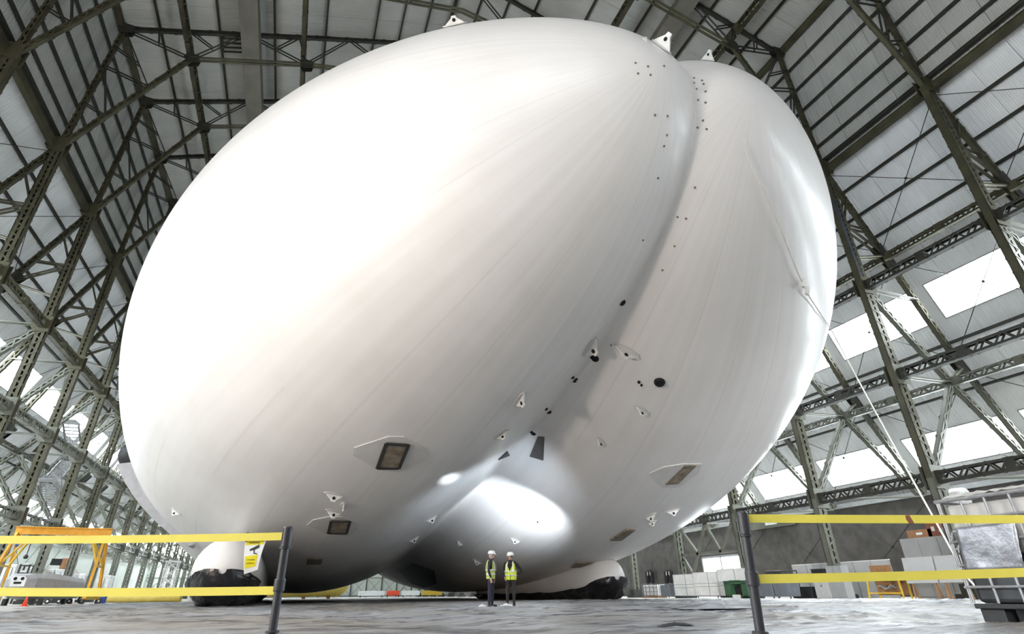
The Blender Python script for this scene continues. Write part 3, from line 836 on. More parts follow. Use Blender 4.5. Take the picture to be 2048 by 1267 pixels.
# ------------------------------------------------------------------ crumpled plastic ground sheet
def fold(x, y):
    q = V((x * .3 + .4 * mn.noise(V((x * .3, y * .3, 3))), y * .9, 0))
    a = 1 - abs(mn.noise(q)); b = 1 - abs(mn.noise(V((x * .9, y * 2.2, 5))))
    c = mn.noise(V((x * 2.7, y * 4.5, 9)))
    amp = .45 + .8 * max(0, mn.noise(V((x * .12 + 4, y * .12, 2))) + .25)
    return (.075 * a ** 9 + .045 * b ** 8 + .012 * c) * amp
def ground(name, x0, x1, y0, y1, step, label):
    nx, ny = int((x1 - x0) / step), int((y1 - y0) / step)
    vs = []; fs = []
    for j in range(ny + 1):
        for i in range(nx + 1):
            x, y = x0 + (x1 - x0) * i / nx, y0 + (y1 - y0) * j / ny
            e = min(i, nx - i, j, ny - j)
            vs.append((x + .4 * mn.noise(V((x, y * .7, 1))) * (e == 0), y + .5 * mn.noise(V((x * .4, y, 7))) * (e == 0), .012 + (fold(x, y) if e > 0 else 0)))
    for j in range(ny):
        for i in range(nx):
            a = j * (nx + 1) + i; fs.append((a, a + 1, a + nx + 2, a + nx + 1))
    mb = MB(); mb.add(vs, fs); return tag(obj(name, mb, 'ground_plastic', smooth=True), label, 'sheet')
g1 = ground('ground_sheet', -14, 16, -38.2, -19, .06, 'dusty crumpled plastic sheet on the floor nearest the camera')
g2 = ground('ground_sheet', -15, 22.5, -19.1, -1.5, .11, 'crumpled plastic sheet on the floor under the airship nose')
g3 = ground('ground_sheet', -19, -7.6, -1.6, 22, .15, 'crumpled plastic sheet reaching away to the left behind the traffic cones')
def ground_h(x, y): return .012 + fold(x, y)
# loose folded scraps of plastic
for (x, y, s_, lab) in ((-1.6, -31.0, .22, 'small dark scrap of plastic on the floor near the middle'), (3.2, -25.5, .9, 'raised flap of grey plastic sheet beside the right barrier post'), (2.2, -30.8, .45, 'crumpled ridge of plastic just right of the barrier post foot')):
    vs = []; fs = []
    for j in range(9):
        for i in range(13):
            u_, v_ = i / 12 - .5, j / 8 - .5
            vs.append((x + u_ * 2.2 * s_ + .05 * mn.noise(V((i, j, 1.5))), y + v_ * s_ * .9, ground_h(x, y) + .02 + s_ * .13 * max(0, 1 - abs(v_) * 3 + .6 * mn.noise(V((i * .5, j * .6, x)))) * (1 - abs(u_) * 1.6)))
    for j in range(8):
        for i in range(12): a = j * 13 + i; fs.append((a, a + 1, a + 14, a + 13))
    mb = MB(); mb.add(vs, fs); tag(obj('plastic_scrap', mb, 'black_plastic' if s_ < .3 else 'ground_plastic'), lab, 'plastic')
# long dark rolled edges where the plastic is lapped over itself
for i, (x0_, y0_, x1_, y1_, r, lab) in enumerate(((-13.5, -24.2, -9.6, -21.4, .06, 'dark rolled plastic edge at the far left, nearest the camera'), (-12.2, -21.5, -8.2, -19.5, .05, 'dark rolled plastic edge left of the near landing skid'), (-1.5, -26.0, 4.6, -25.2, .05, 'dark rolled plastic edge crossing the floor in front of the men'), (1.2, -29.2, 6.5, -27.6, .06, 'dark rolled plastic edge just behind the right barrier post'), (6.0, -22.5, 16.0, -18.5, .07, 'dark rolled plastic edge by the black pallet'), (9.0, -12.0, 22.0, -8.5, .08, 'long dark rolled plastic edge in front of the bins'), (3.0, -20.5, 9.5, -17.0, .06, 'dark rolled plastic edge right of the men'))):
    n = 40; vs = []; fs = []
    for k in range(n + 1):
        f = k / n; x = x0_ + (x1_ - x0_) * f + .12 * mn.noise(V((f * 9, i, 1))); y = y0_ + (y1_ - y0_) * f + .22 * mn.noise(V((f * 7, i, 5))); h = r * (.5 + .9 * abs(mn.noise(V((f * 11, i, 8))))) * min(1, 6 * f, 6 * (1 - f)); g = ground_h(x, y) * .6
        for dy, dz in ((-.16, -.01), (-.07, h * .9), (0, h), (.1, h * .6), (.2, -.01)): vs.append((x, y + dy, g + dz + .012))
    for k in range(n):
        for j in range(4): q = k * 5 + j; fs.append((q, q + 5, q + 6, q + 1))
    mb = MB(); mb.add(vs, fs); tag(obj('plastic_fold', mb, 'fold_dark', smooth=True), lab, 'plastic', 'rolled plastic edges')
def fl_(px, py): d = ray(px, py); return CAM + d * (-CAM.z / d.z)
c0, c1 = fl_(527, 1230), fl_(539, 1256); c0.z = .03; c1.z = .03; cm = c0.lerp(c1, .45) + V((.10, 0, .02))
mb = MB(); mb.tube([c0, c0.lerp(cm, .5) + V((.03, 0, 0)), cm, cm.lerp(c1, .5) + V((.03, 0, 0)), c1], .016, 6)
tag(obj('cable', mb, 'black_rubber'), 'short black cable lying on the floor left of the near barrier post', 'cable')
for x, y, r, lab in ((.36, -18.5, .24, 'white crumpled rag on the floor between the two men'), (-.40, -18.2, .15, 'white crumpled rag by the left man’s heel'.replace('’s', 's'))):
    mb = MB(); vs = []; fs = []
    for j in range(8):
        for i in range(12):
            a = 2 * PI * i / 12; f = j / 7
            vs.append((x + r * f * math.cos(a) * (1 + .3 * mn.noise(V((i, j, 2)))), y + r * .6 * f * math.sin(a), .06 + ground_h(x, y) * .5 + .07 * (1 - f) + .05 * mn.noise(V((i * .8, j * .9, 4)))))
    for j in range(7):
        for i in range(12): a = j * 12 + i; b = j * 12 + (i + 1) % 12; fs.append((a, b, b + 12, a + 12))
    mb.add(vs, fs); tag(obj('rag', mb, 'white_plastic'), lab, 'rag')

# ------------------------------------------------------------------ retractable belt barriers
def on_z(px, py, z): d = ray(px, py); return CAM + d * ((z - CAM.z) / d.z)
def barrier(base, top, label):
    b, t_ = V(base), V(top)
    t = thing('barrier_post', label, 'barrier', b)
    ax = t_ - b
    mb = MB(); q = ax.normalized().to_track_quat('Z', 'Y').to_euler()
    mb.lathe([(.036, -.17), (.036, .79 * ax.length)], n=24); obj('post', mb, 'post_black', t, rot=q, smooth=False)
    mb = MB(); mb.lathe([(.040, .79 * ax.length), (.043, .795 * ax.length), (.043, .985 * ax.length), (.038, ax.length), (.02, ax.length + .004)], n=24)
    for k in range(4):
        a = k * PI / 2 + .4; mb.box((.04 * math.cos(a), .04 * math.sin(a), .90 * ax.length), (.012, .012, .16 * ax.length), (0, 0, a))
    hd = obj('belt_head', mb, 'post_black', t, rot=q)
    mb = MB(); mb.lathe([(.050, .775 * ax.length), (.050, .79 * ax.length)], n=24); obj('collar', mb, 'black_rubber', t, rot=q)
    mb = MB(); mb.lathe([(.046, .36 * ax.length), (.048, .37 * ax.length), (.048, .47 * ax.length), (.046, .48 * ax.length)], n=24); obj('lower_cassette', mb, 'post_black', t, rot=q)
    mb = MB(); mb.lathe([(.055, .005), (.058, .0), (.058, -.012), (.05, -.016)], n=24); obj('floor_collar', mb, 'black_rubber', t, rot=q)
    mb = MB(); mb.lathe([(.17, -b.z + .004), (.175, -b.z + .02), (.16, -b.z + .04), (.05, -b.z + .06)], n=32); obj('base', mb, 'black_rubber', t)
    return t
PL0, PL1 = V((-6.80, -32.62, .165)), V((-6.817, -32.62, .998))
PR0, PR1 = V((-3.407, -34.73, .17)), V((-3.378, -34.754, .998))
barrier(PL0, PL1, 'black belt barrier post with the yellow tapes running off to the left')
barrier(PR0, PR1, 'black belt barrier post with the yellow tapes running off to the right')
def tape(name, a, b, h, sag, label, tone='tape_yellow'):
    a, b = V(a), V(b); n = 24; vs = []; fs = []; w = .002
    dr = (b - a).normalized(); nrm = V((dr.y, -dr.x, 0)).normalized()
    for i in range(n + 1):
        f = i / n; p = a.lerp(b, f); p.z -= sag * 4 * f * (1 - f)
        for dz, o in ((-h / 2, -w), (h / 2, -w), (h / 2, w), (-h / 2, w)): vs.append(p + nrm * o + V((0, 0, dz)))
    for i in range(n):
        for j in range(4): q = i * 4 + j; q2 = i * 4 + (j + 1) % 4; fs.append((q, q2, q2 + 4, q + 4))
    fs += [(3, 2, 1, 0), tuple(n * 4 + q for q in range(4))]
    mb = MB(); mb.add(vs, fs); return tag(obj(name, mb, tone), label, 'tape', 'yellow barrier tapes')
def pl_x(px, py, a, b):   # where a line of sight meets the vertical plane through a and b
    d = ray(px, py); n = V((b.y - a.y, a.x - b.x, 0)); return CAM + d * ((a - CAM).dot(n) / d.dot(n))
dl = on_z(0, 1076, .915); La = on_z(562, 1067, .915)
LU0 = PL1 + V((-.045, 0, -.085)); LU1 = V((dl.x, dl.y, LU0.z)) 
LU1 = LU0 + (LU1 - LU0) * 1.25
pa = pl_x(-140, 1078, LU0, LU1)
tape('barrier_tape', LU0, pa, .066, .012, 'upper yellow tape on the left, carrying the camera warning sign')
LL0 = pl_x(549, 1180, LU0, LU1); LL1 = pl_x(-140, 1181, LU0, LU1)
tape('barrier_tape', LL0, LL1, .066, .012, 'lower yellow tape on the left')
RU0 = PR1 + V((.05, 0, -.07)); dr_ = on_z(2048, 1037, RU0.z); RU1 = RU0 + (V((dr_.x, dr_.y, RU0.z)) - RU0)
ra0, ra1 = pl_x(1497, 1036, RU0, RU1), pl_x(2190, 1037, RU0, RU1)
tape('barrier_tape', ra0, ra1, .062, .004, 'upper yellow tape on the right, with a brown scuff')
rb0, rb1 = pl_x(1519, 1157, RU0, RU1), pl_x(2190, 1139, RU0, RU1)
tape('barrier_tape', rb0, rb1, .062, .006, 'lower yellow tape on the right')
# sign hung from the left upper tape
sx = [pl_x(x, 1076, LU0, LU1) for x in (490, 533)]
sc_c = (sx[0] + sx[1]) / 2; sw = (sx[1] - sx[0]).length; rx_ = (sx[1] - sx[0]).normalized(); ny_ = V((rx_.y, -rx_.x, 0)).normalized()
SH = .30
sg = thing('warning_sign', 'white and yellow warning sign with camera symbol hung on the left tape', 'sign', sc_c)
sg.rotation_euler = (0, 0, math.atan2(rx_.y, rx_.x))
def bend(v, u=0):    # the card bows away towards its lower edge and twists a little
    return -.02 - .10 * v * v + u * .25 * v * sw
def spt(u, v, o=0): return V(((u * (1 - .3 * v) - .16 * v) * sw, bend(v, u) * -1 - o, .006 - v * SH * (.93 - u * .12)))
def sheetpatch(name, u0, u1, v0, v1, m, o, parent, th=.002):
    vs = []; n = 8
    for i in range(n + 1):
        v = v0 + (v1 - v0) * i / n
        for u in (u0, u1):
            vs.append(spt(u, v, o)); vs.append(spt(u, v, o - th))
    fs = []
    for i in range(n):
        q = i * 4; fs += [(q, q + 2, q + 6, q + 4), (q + 3, q + 1, q + 5, q + 7), (q + 1, q, q + 4, q + 5), (q + 2, q + 3, q + 7, q + 6)]
    fs += [(0, 1, 3, 2), (n * 4 + 2, n * 4 + 3, n * 4 + 1, n * 4)]
    mb = MB(); mb.add(vs, fs); return obj(name, mb, m, parent)
sheetpatch('card', -.5, .5, 0, 1, 'sign_white', .004, sg)
sheetpatch('yellow_header', -.44, .42, .09, .21, 'sign_yellow', .006, sg)
sheetpatch('yellow_block', -.43, .30, .52, .86, 'sign_yellow', .006, sg)
def sign_poly(name, poly, m, parent, o=.008):
    mb = MB(); P = [spt(u, v, o) for u, v in poly]; mb.prism(P, (0, .0015, 0)); return obj(name, mb, m, parent)
sym = sign_poly('camera_symbol', [(-.20, .33), (.24, .21), (.28, .30), (-.02, .375), (-.08, .36), (-.19, .385)], 'ink', sg)
sign_poly('bracket', [(.02, .37), (.06, .36), (.08, .45), (.24, .48), (.24, .51), (.04, .47)], 'ink', sym)
def text(name, s_, u, v, size, parent):
    c = bpy.data.curves.new(name, 'FONT'); c.body = s_; c.size = size; c.align_x = 'CENTER'; c.align_y = 'CENTER'; c.extrude = .0005; c.resolution_u = 2
    tmp = bpy.data.objects.new('tmp', c); COL.objects.link(tmp)
    me = bpy.data.meshes.new_from_object(tmp.evaluated_get(bpy.context.evaluated_depsgraph_get())); bpy.data.objects.remove(tmp)
    me.materials.clear(); me.materials.append(M['ink']); o = link(name, me)
    o.parent = parent; p = spt(u, v, .009); o.location = p
    tilt = math.atan2(spt(u, v + .05).y - spt(u, v - .05).y, .1 * SH)
    o.rotation_euler = (PI / 2 + tilt, 0, -.06); return o
text('lettering', 'WARNING', -.02, .15, .021, sg)
text('lettering', 'CCTV CAMERAS', -.07, .64, .0115, sg)
text('lettering', 'IN OPERATION', -.07, .74, .0115, sg)
for u in (-.46, .44):
    mb = MB(); mb.box(spt(u, -.06, .0) + V((0, 0, -.01)), (.006, .012, .085)); obj('cable_tie', mb, 'black_plastic', sg)
# scuff on right tape
p = pl_x(1818, 1038, RU0, RU1); mb = MB(); dd = (RU1 - RU0).normalized(); nn = V((dd.y, -dd.x, 0))
mb.prism([p + dd * a_ + V((0, 0, b_)) + nn * .003 for a_, b_ in ((-.022, .031), (.012, .031), (.03, -.031), (-.012, -.031), (-.026, .0))], nn * .001)
mt = [o for o in bpy.data.objects if o.name.startswith('barrier_tape') and 'scuff' in o['label']][0]
so = obj('scuff', mb, 'brown_red', mt)

# ------------------------------------------------------------------ people
def skin_body(name, verts, edges, radii, assign, mats, parent, root=0, levels=2):
    me = bpy.data.meshes.new(name + '_cage'); me.from_pydata([tuple(v) for v in verts], edges, []); me.update()
    o = bpy.data.objects.new(name + '_cage', me); COL.objects.link(o)
    m = o.modifiers.new('skin', 'SKIN'); m.use_smooth_shade = True
    me.skin_vertices[0].data
    for i, r in enumerate(radii):
        sv = me.skin_vertices[0].data[i]; sv.radius = r if isinstance(r, tuple) else (r, r); sv.use_root = (i == root)
    ss = o.modifiers.new('sub', 'SUBSURF'); ss.levels = levels; ss.render_levels = levels
    dg = bpy.context.evaluated_depsgraph_get(); ev = o.evaluated_get(dg)
    out = bpy.data.meshes.new_from_object(ev); out.name = name
    bpy.data.objects.remove(o)
    out.materials.clear()
    for q in mats: out.materials.append(M[q])
    for p in out.polygons: p.material_index = assign(p.center); p.use_smooth = True
    return link(name, out, parent)
def add_hand(verts, edges, radii, wrist, dirv, palm_n, k=1.0):
    """palm, four unequal bent fingers and a thumb leaving the side of the palm"""
    d = V(dirv).normalized(); n = V(palm_n); n = (n - d * n.dot(d)).normalized(); s = d.cross(n)
    wi = len(verts) - 1
    def put(p, r, a): verts.append(p); radii.append(r); edges.append((a, len(verts) - 1)); return len(verts) - 1
    w = V(verts[wi]); palm = put(w + d * .05 * k, (.034 * k, .018 * k), wi)
    for i, (off_, ln) in enumerate(((-.027, .068), (-.009, .08), (.009, .074), (.027, .058))):
        a = put(w + d * .088 * k + s * off_ * k, .0105 * k, palm)
        b = put(w + d * (.088 + ln * .55) * k + s * off_ * k + n * .012 * k, .0095 * k, a)
        put(w + d * (.088 + ln * .8) * k + s * off_ * k + n * .035 * k, .008 * k, b)
    a = put(w + d * .045 * k - s * .036 * k + n * .012 * k, .0115 * k, palm)
    put(w + d * .08 * k - s * .046 * k + n * .03 * k, .009 * k, a)
def person(label, loc, rz_, torso, legs, arms, head_yaw, head_tilt, hair, vest, shirt, trouser, open_v, helm_dir=0):
    t = thing('person', label, 'person', loc, rz_)
    # local axes: facing -y, z up
    Vt = [V((0, .01, .92)), V((0, .015, 1.03)), V((0, .015, 1.15)), V((0, .01, 1.27)), V((0, .005, 1.37)), V((0, 0, 1.44)), V((0, -.01, 1.50))]
    Rt = [(.155, .115), (.140, .105), (.150, .112), (.165, .115), (.125, .085), .058, .052]
    E_ = [(i, i + 1) for i in range(6)]
    verts, radii, edges = list(Vt), list(Rt), list(E_)
    def chain(start, pts, rs):
        a = start
        for p, r in zip(pts, rs): verts.append(V(p)); radii.append(r); edges.append((a, len(verts) - 1)); a = len(verts) - 1
        return a
    for s, lg in zip((-1, 1), legs):
        hipx = s * .095
        chain(0, [(hipx, .01, .84), (hipx + lg[0] * .5, lg[1], .49), (hipx + lg[0], lg[2], .10)], [.092, .066, .050])
        chain(len(verts) - 1, [(hipx + lg[0] + s * .01, lg[2] + .02, .045), (hipx + lg[0] + s * .02, lg[2] - .08, .04), (hipx + lg[0] + s * .03, lg[2] - .17, .032)], [.045, .042, .034])
    for s, ar in zip((-1, 1), arms):
        a = chain(4, [(s * .13, 0, 1.385), (s * .195, .0, 1.355)], [.075, .066])
        chain(a, [ar[0].lerp(V((s * .195, 0, 1.355)), .5), ar[0], ar[0].lerp(ar[1], .5), ar[1]], [.056, .046, .042, .030])
        add_hand(verts, edges, radii, ar[1], ar[2], ar[3])
    wr = [a_[1] for a_ in arms]; hd_ = [V(a_[2]).normalized() for a_ in arms]
    def assign(c):
        if c.z > 1.455: return 3
        for w_, d_ in zip(wr, hd_):
            q_ = c - w_; t_ = q_.dot(d_)
            if -.008 < t_ < .22 and (q_ - d_ * t_).length < .068: return 3
        if c.z < .105: return 2
        if c.z < .93 and abs(c.x) < .2 : return 1
        return 0
    body = skin_body('body', verts, edges, radii, assign, [shirt, trouser, 'shoe', 'skin'], t)
    # head: shaped skull with brow, nose, chin; mounted on the neck
    hc = V((0, -.015, 1.585)); R = Matrix.Rotation(head_yaw, 3, 'Z') @ Matrix.Rotation(head_tilt, 3, 'X')
    mb = MB(); n, m = 20, 16
    for i in range(m + 1):
        a = PI * i / m; h = -math.cos(a)
        for k in range(n):
            b = 2 * PI * k / n; fx, fy = math.sin(b), -math.cos(b)
            r = math.sin(a)
            x = .076 * r * fx * (1 - .22 * max(0, -h)); y = .096 * r * fy; z = .118 * h
            if fy < 0:
                front = max(0, -fy) ** 2
                y -= .012 * front * max(0, 1 - abs(h + .75) * 3)       # chin
                y += .008 * front * max(0, 1 - abs(h - .05) * 4)       # eye sockets
            mb.v.append(tuple(R @ V((x, y, z)) + hc))
    for i in range(m):
        for k in range(n): q = i * n + k; q2 = i * n + (k + 1) % n; mb.f.append((q, q2, q2 + n, q + n)); mb.mi.append(0)
    head = obj('head', mb, 'skin', t, smooth=True)
    def loc_(p): return R @ V(p) + hc
    mb = MB(); mb.prism([loc_((.014, -.088, -.025)), loc_((-.014, -.088, -.025)), loc_((-.006, -.092, .012)), loc_((.006, -.092, .012))], R @ V((0, -.012, -.002)))
    mb.add([loc_((.015, -.088, -.028)), loc_((-.015, -.088, -.028)), loc_((0, -.122, -.022)), loc_((0, -.094, .014))], [(0, 2, 3), (2, 1, 3), (0, 1, 2)]); obj('nose', mb, 'skin', head)
    for s in (-1, 1):
        mb = MB(); mb.sphere(loc_((s * .031, -.083, .006)), .0095, 8, 6); obj('eye', mb, 'eye', head)
        mb = MB(); mb.sphere(loc_((s * .078, .006, -.008)), (.012, .020, .032), 8, 6); obj('ear', mb, 'skin', head, smooth=True)
    mb = MB(); mb.beam(loc_((-.024, -.089, -.055)), loc_((.024, -.089, -.055)), .006, .007); obj('mouth', mb, 'brown_red', head)
    # hair round the back and sides
    mb = MB(); vs = []; fs = []
    for i in range(7):
        a = PI * (.36 + .30 * i / 6)
        for k in range(17):
            b = PI * (-.62 + 1.24 * k / 16); h = math.cos(a)
            vs.append(loc_((.083 * math.sin(a) * math.sin(b), .103 * math.sin(a) * math.cos(b), .12 * h + .005)))
    for i in range(6):
        for k in range(16): q = i * 17 + k; fs.append((q, q + 1, q + 18, q + 17))
    mb.add(vs, fs); obj('hair', mb, hair, head, smooth=True)
    # helmet with brim and ridge
    mb = MB(); R2 = R
    prof = [(1.0, 0), (1.0, .35), (.93, .65), (.72, .90), (.4, 1.03), (.03, 1.07)]
    base = len(mb.v); n = 24
    for r, h in prof:
        for k in range(n):
            b = 2 * PI * k / n; mb.v.append(tuple(loc_((.108 * r * math.sin(b), .005 + .132 * r * -math.cos(b), .045 + .105 * h))))
    for i in range(len(prof) - 1):
        for k in range(n): q = base + i * n + k; q2 = base + i * n + (k + 1) % n; mb.f.append((q, q2, q2 + n, q + n)); mb.mi.append(0)
    hel = obj('hard_hat', mb, 'white_plastic', t, smooth=True)
    mb = MB(); vs = []
    for rr, dz in ((.98, .045), (1.12, .040), (1.12, .034), (.98, .038)):
        for k in range(n):
            b = 2 * PI * k / n; ext = 1 + (.28 * max(0, math.cos(b)) ** 2 if rr > 1 else 0)
            vs.append(loc_((.108 * rr * math.sin(b), .005 + .132 * rr * ext * -math.cos(b), dz - (.012 if ext > 1.1 else 0))))
    fs = [(i * n + k, i * n + (k + 1) % n, ((i + 1) % 4) * n + (k + 1) % n, ((i + 1) % 4) * n + k) for i in range(4) for k in range(n)]
    mb.add(vs, fs); obj('brim', mb, 'white_plastic', hel, smooth=True)
    mb = MB(); mb.beam(loc_((0, -.09, .128)), loc_((0, .09, .128)), .022, .03, R @ V((0, 0, 1))); obj('ridge', mb, 'white_plastic', hel)
    # hi-vis waistcoat: shell round the torso, arm holes and an open V front
    def vest_shell(z0, z1, grow, m, name, parent, nz=30, cut=True):
        nb = 84; vs = []; fs = []
        for i in range(nz + 1):
            z = z0 + (z1 - z0) * i / nz
            f = (z - .80) / .60
            rx = .185 + .028 * math.sin(PI * min(1, max(0, f * .9 + .1))) ; ry = .142 + .018 * f
            if z > 1.33: k_ = (z - 1.33) / .10; rx *= 1 - .35 * k_; ry *= 1 - .35 * k_
            for k in range(nb):
                b = 2 * PI * k / nb; fl_ = 1 + .025 * math.sin(5 * b + z * 9) * max(0, 1.1 - z)
                vs.append(V((rx * math.sin(b) * (1 + grow) * fl_, .012 - ry * math.cos(b) * (1 + grow) * fl_, z)))
        for i in range(nz):
            z = z0 + (z1 - z0) * (i + .5) / nz
            for k in range(nb):
                b = 2 * PI * (k + .5) / nb; sb = abs(math.sin(b)); front = math.cos(b) > 0
                if cut:
                    if sb > .86 and 1.14 < z < 1.40: continue
                    if front and open_v and abs(math.sin(b)) < max(0.0, (z - 1.10) * 2.2) : continue
                    if front and open_v and abs(math.sin(b) - .1) < .05 and z < 1.0: continue
                    if not front and sb < .25 and z > 1.41: continue
                q = i * nb + k; q2 = i * nb + (k + 1) % nb; fs.append((q, q2, q2 + nb, q + nb))
        mb = MB(); mb.add(vs, fs); o = obj(name, mb, m, parent, smooth=True)
        md = o.modifiers.new('solid', 'SOLIDIFY'); md.thickness = .008; md.offset = 1
        return o
    ve = vest_shell(.84, 1.43, 0, vest, 'hi_vis_vest', t)
    for z in (.955, 1.085): vest_shell(z, z + .05, .05, 'band', 'reflective_band', ve, 3, True)
    for s in (-1, 1):
        mb = MB(); pts = [V((s * .125, -.152, 1.09)), V((s * .12, -.142, 1.25)), V((s * .10, -.10, 1.38)), V((s * .095, -.02, 1.445)), V((s * .10, .09, 1.40)), V((s * .12, .16, 1.25)), V((s * .125, .17, 1.09))]
        for a_, b_ in zip(pts[:-1], pts[1:]): mb.beam(a_, b_, .05, .012, V((0, -1, .2)) if a_.y < -.05 else V((0, .3, 1)))
        obj('reflective_band', mb, 'band', ve)
    # collar
    mb = MB(); mb.lathe([(.068, 1.415), (.072, 1.45), (.062, 1.475)], (0, .0, 0), 16, cap=False); obj('collar', mb, shirt, t)
    return t
gz = max(ground_h(0, -17.9), .02)
person('man in white helmet and dull yellow vest, navy sleeves, facing right', (.0, -17.9, gz), math.radians(62), 0,
       [(-.01, .03, .04), (.01, -.04, -.03)],
       [(V((-.235, .05, 1.09)), V((-.225, -.04, .86)), (0, -.15, -1), (1, 0, 0)), (V((.235, .05, 1.09)), V((.225, -.05, .86)), (0, -.15, -1), (-1, 0, 0))],
       math.radians(12), .05, 'hair', 'hivis_dim', 'navy', 'navy_trouser', True)
gz = max(ground_h(.80, -17.7), .02)
person('man in white helmet and bright yellow vest, hand on hip, facing left', (.80, -17.7, gz), math.radians(-32), 0,
       [(-.02, -.03, -.03), (.02, .03, .02)],
       [(V((-.24, .06, 1.09)), V((-.19, -.10, .93)), (.2, -.3, -.8), (1, 0, 0)), (V((.40, .07, 1.13)), V((.215, -.02, .985)), (-.5, -.6, -.45), (-.6, .3, -.3))],
       math.radians(-35), .04, 'hair_dark', 'hivis', 'black_cloth', 'dark_trouser', True)
# ------------------------------------------------------------------ goods along the right wall
def onx(px, py, X): d = ray(px, py); return CAM + d * ((X - CAM.x) / d.x)
def ony(px, py, Y): d = ray(px, py); return CAM + d * ((Y - CAM.y) / d.y)
def ys(pa, pb, X): return onx(pa, 1190, X).y, onx(pb, 1190, X).y
# white screens on castors
for i, (pa, pb, h, pan) in enumerate(((1351, 1391, 1.72, 2), (1392, 1441, 1.80, 2), (1442, 1500, 1.92, 1))):
    X = 25.3; y0, y1 = sorted(ys(pa, pb, X)); lab = ('white screen on castors, farthest of the three by the doorway window', 'white screen on castors, middle of the three by the doorway window', 'white screen on castors, tallest, behind the green bin')[i]
    t = thing('white_screen', lab, 'screen', (X, (y0 + y1) / 2, 0), 0, 'white screens by the right wall'); w_ = y1 - y0
    mb = MB(); mb.box((0, 0, h / 2 + .12), (.05, w_ - .04, h - .12)); obj('board', mb, 'white_paint', t, bevel=.01)
    mb = MB()
    for z in (.16, h * .45, h * .58, h + .05): mb.box((-.035, 0, z), (.03, w_ - .02, .03))
    for q in (-.5, -.12, .5): mb.box((-.035, q * (w_ - .04), h / 2 + .1), (.03, .03, h - .1))
    obj('rail', mb, 'frame_grey', t)
    for q in (-.4, .4):
        mb = MB(); mb.lathe([(.05, -.02), (.06, -.015), (.06, .015), (.05, .02)], (0, q * w_, .06), 12, axis='x'); mb.box((0, q * w_, .13), (.5, .05, .04)); obj('castor', mb, 'black_rubber', t)
# green waste bin
y0, y1 = sorted(ys(1461, 1507, 24.3)); t = thing('waste_bin', 'green waste bin with a dark open front, just left of the right barrier post', 'bin', (24.3, (y0 + y1) / 2, 0))
w_ = y1 - y0; mb = MB(); d_ = .9
for q in (-1, 1): mb.box((0, q * (w_ / 2 - .3), .55), (d_, .6, .9))
mb.box((0, 0, .98), (d_, w_, .16)); mb.box((.35, 0, .5), (.1, w_, .9)); mb.box((0, 0, .15), (d_, w_, .1)); obj('body', mb, 'green_bin', t, bevel=.03)
mb = MB(); mb.box((-.0, 0, 1.1), (d_ + .08, w_ + .06, .07)); mb.box((-.45, 0, 1.14), (.06, w_ * .5, .05)); obj('lid', mb, 'green_bin', t, bevel=.02)
mb = MB(); mb.box((-.46, 0, .14), (.02, w_ * .35, .22)); obj('label_plate', mb, 'white_paint', t)
mb = MB(); mb.box((.1, 0, .5), (.3, w_ * .4, .6)); obj('contents', mb, 'black_plastic', t)
# two grey wheeled bins
for i, (pa, pb, lab) in enumerate(((1528, 1559, 'dark grey wheeled bin, left of the pair right of the barrier post'), (1560, 1593, 'blue-grey wheeled bin, right of the pair beside the low black box'))):
    X = 24.4; y0, y1 = sorted(ys(pa, pb, X)); w_ = y1 - y0
    t = thing('wheeled_bin', lab, 'bin', (X, (y0 + y1) / 2, 0), 0, 'grey wheeled bins')
    mb = MB(); mb.box((0, 0, .56), (.9, w_ - .12, .86), taper=1.06); obj('body', mb, 'grey_bin', t, bevel=.03)
    mb = MB(); mb.box((0, 0, 1.03), (1.0, w_ - .04, .08)); mb.box((-.5, 0, 1.0), (.05, w_ * .6, .06)); obj('lid', mb, 'grey_bin', t, bevel=.02)
    mb = MB()
    for q in (-.3, 0, .3): mb.box((-.47, q * w_, .6), (.03, .05, .7))
    obj('rib', mb, 'grey_bin', t)
    for q in (-.36, .36):
        mb = MB(); mb.lathe([(.05, -.03), (.07, -.02), (.07, .02), (.05, .03)], (-.3, q * w_, .07), 12, axis='x'); obj('castor', mb, 'galv', t)
X = 25.6; y0, y1 = sorted(ys(1596, 1637, X)); t = thing('black_crate', 'low black crate standing beside the blue-grey bin', 'crate', (X, (y0 + y1) / 2, 0)); w_ = y1 - y0
mb = MB(); mb.box((0, 0, .33), (.9, w_, .6)); obj('body', mb, 'black_plastic', t, bevel=.03)
mb = MB(); mb.box((0, 0, .66), (.96, w_ + .05, .06)); obj('lid', mb, 'black_plastic', t, bevel=.015)
mb = MB()
for q in (-.35, 0, .35): mb.box((-.47, q * w_, .33), (.04, .07, .5))
obj('rib', mb, 'black_plastic', t)
# metal cupboards
for pa, pb, h, m, lab in ((1641, 1671, 1.30, 'grey_light', 'pale grey metal cupboard, left of two against the long grey partition'), (1672, 1703, 1.78, 'grey_panel', 'taller grey metal cupboard, right of two against the long grey partition')):
    X = 25.2; y0, y1 = sorted(ys(pa, pb, X)); w_ = y1 - y0
    t = thing('metal_cupboard', lab, 'cupboard', (X, (y0 + y1) / 2, 0), 0, 'metal cupboards')
    mb = MB(); mb.box((0, 0, h / 2), (.6, w_, h)); obj('carcass', mb, m, t, bevel=.01)
    for q in (-1, 1):
        mb = MB(); mb.box((-.31, q * w_ / 4, h / 2 + .03), (.03, w_ / 2 - .03, h - .12)); dd = obj('door', mb, m, t, bevel=.006)
        mb = MB(); mb.box((-.335, q * .05, h * .55), (.02, .02, .12)); obj('handle', mb, 'black_plastic', dd)
    if h < 1.5: mb = MB(); mb.box((0, 0, h + .02), (.62, w_ + .02, .04)); obj('top', mb, m, t)
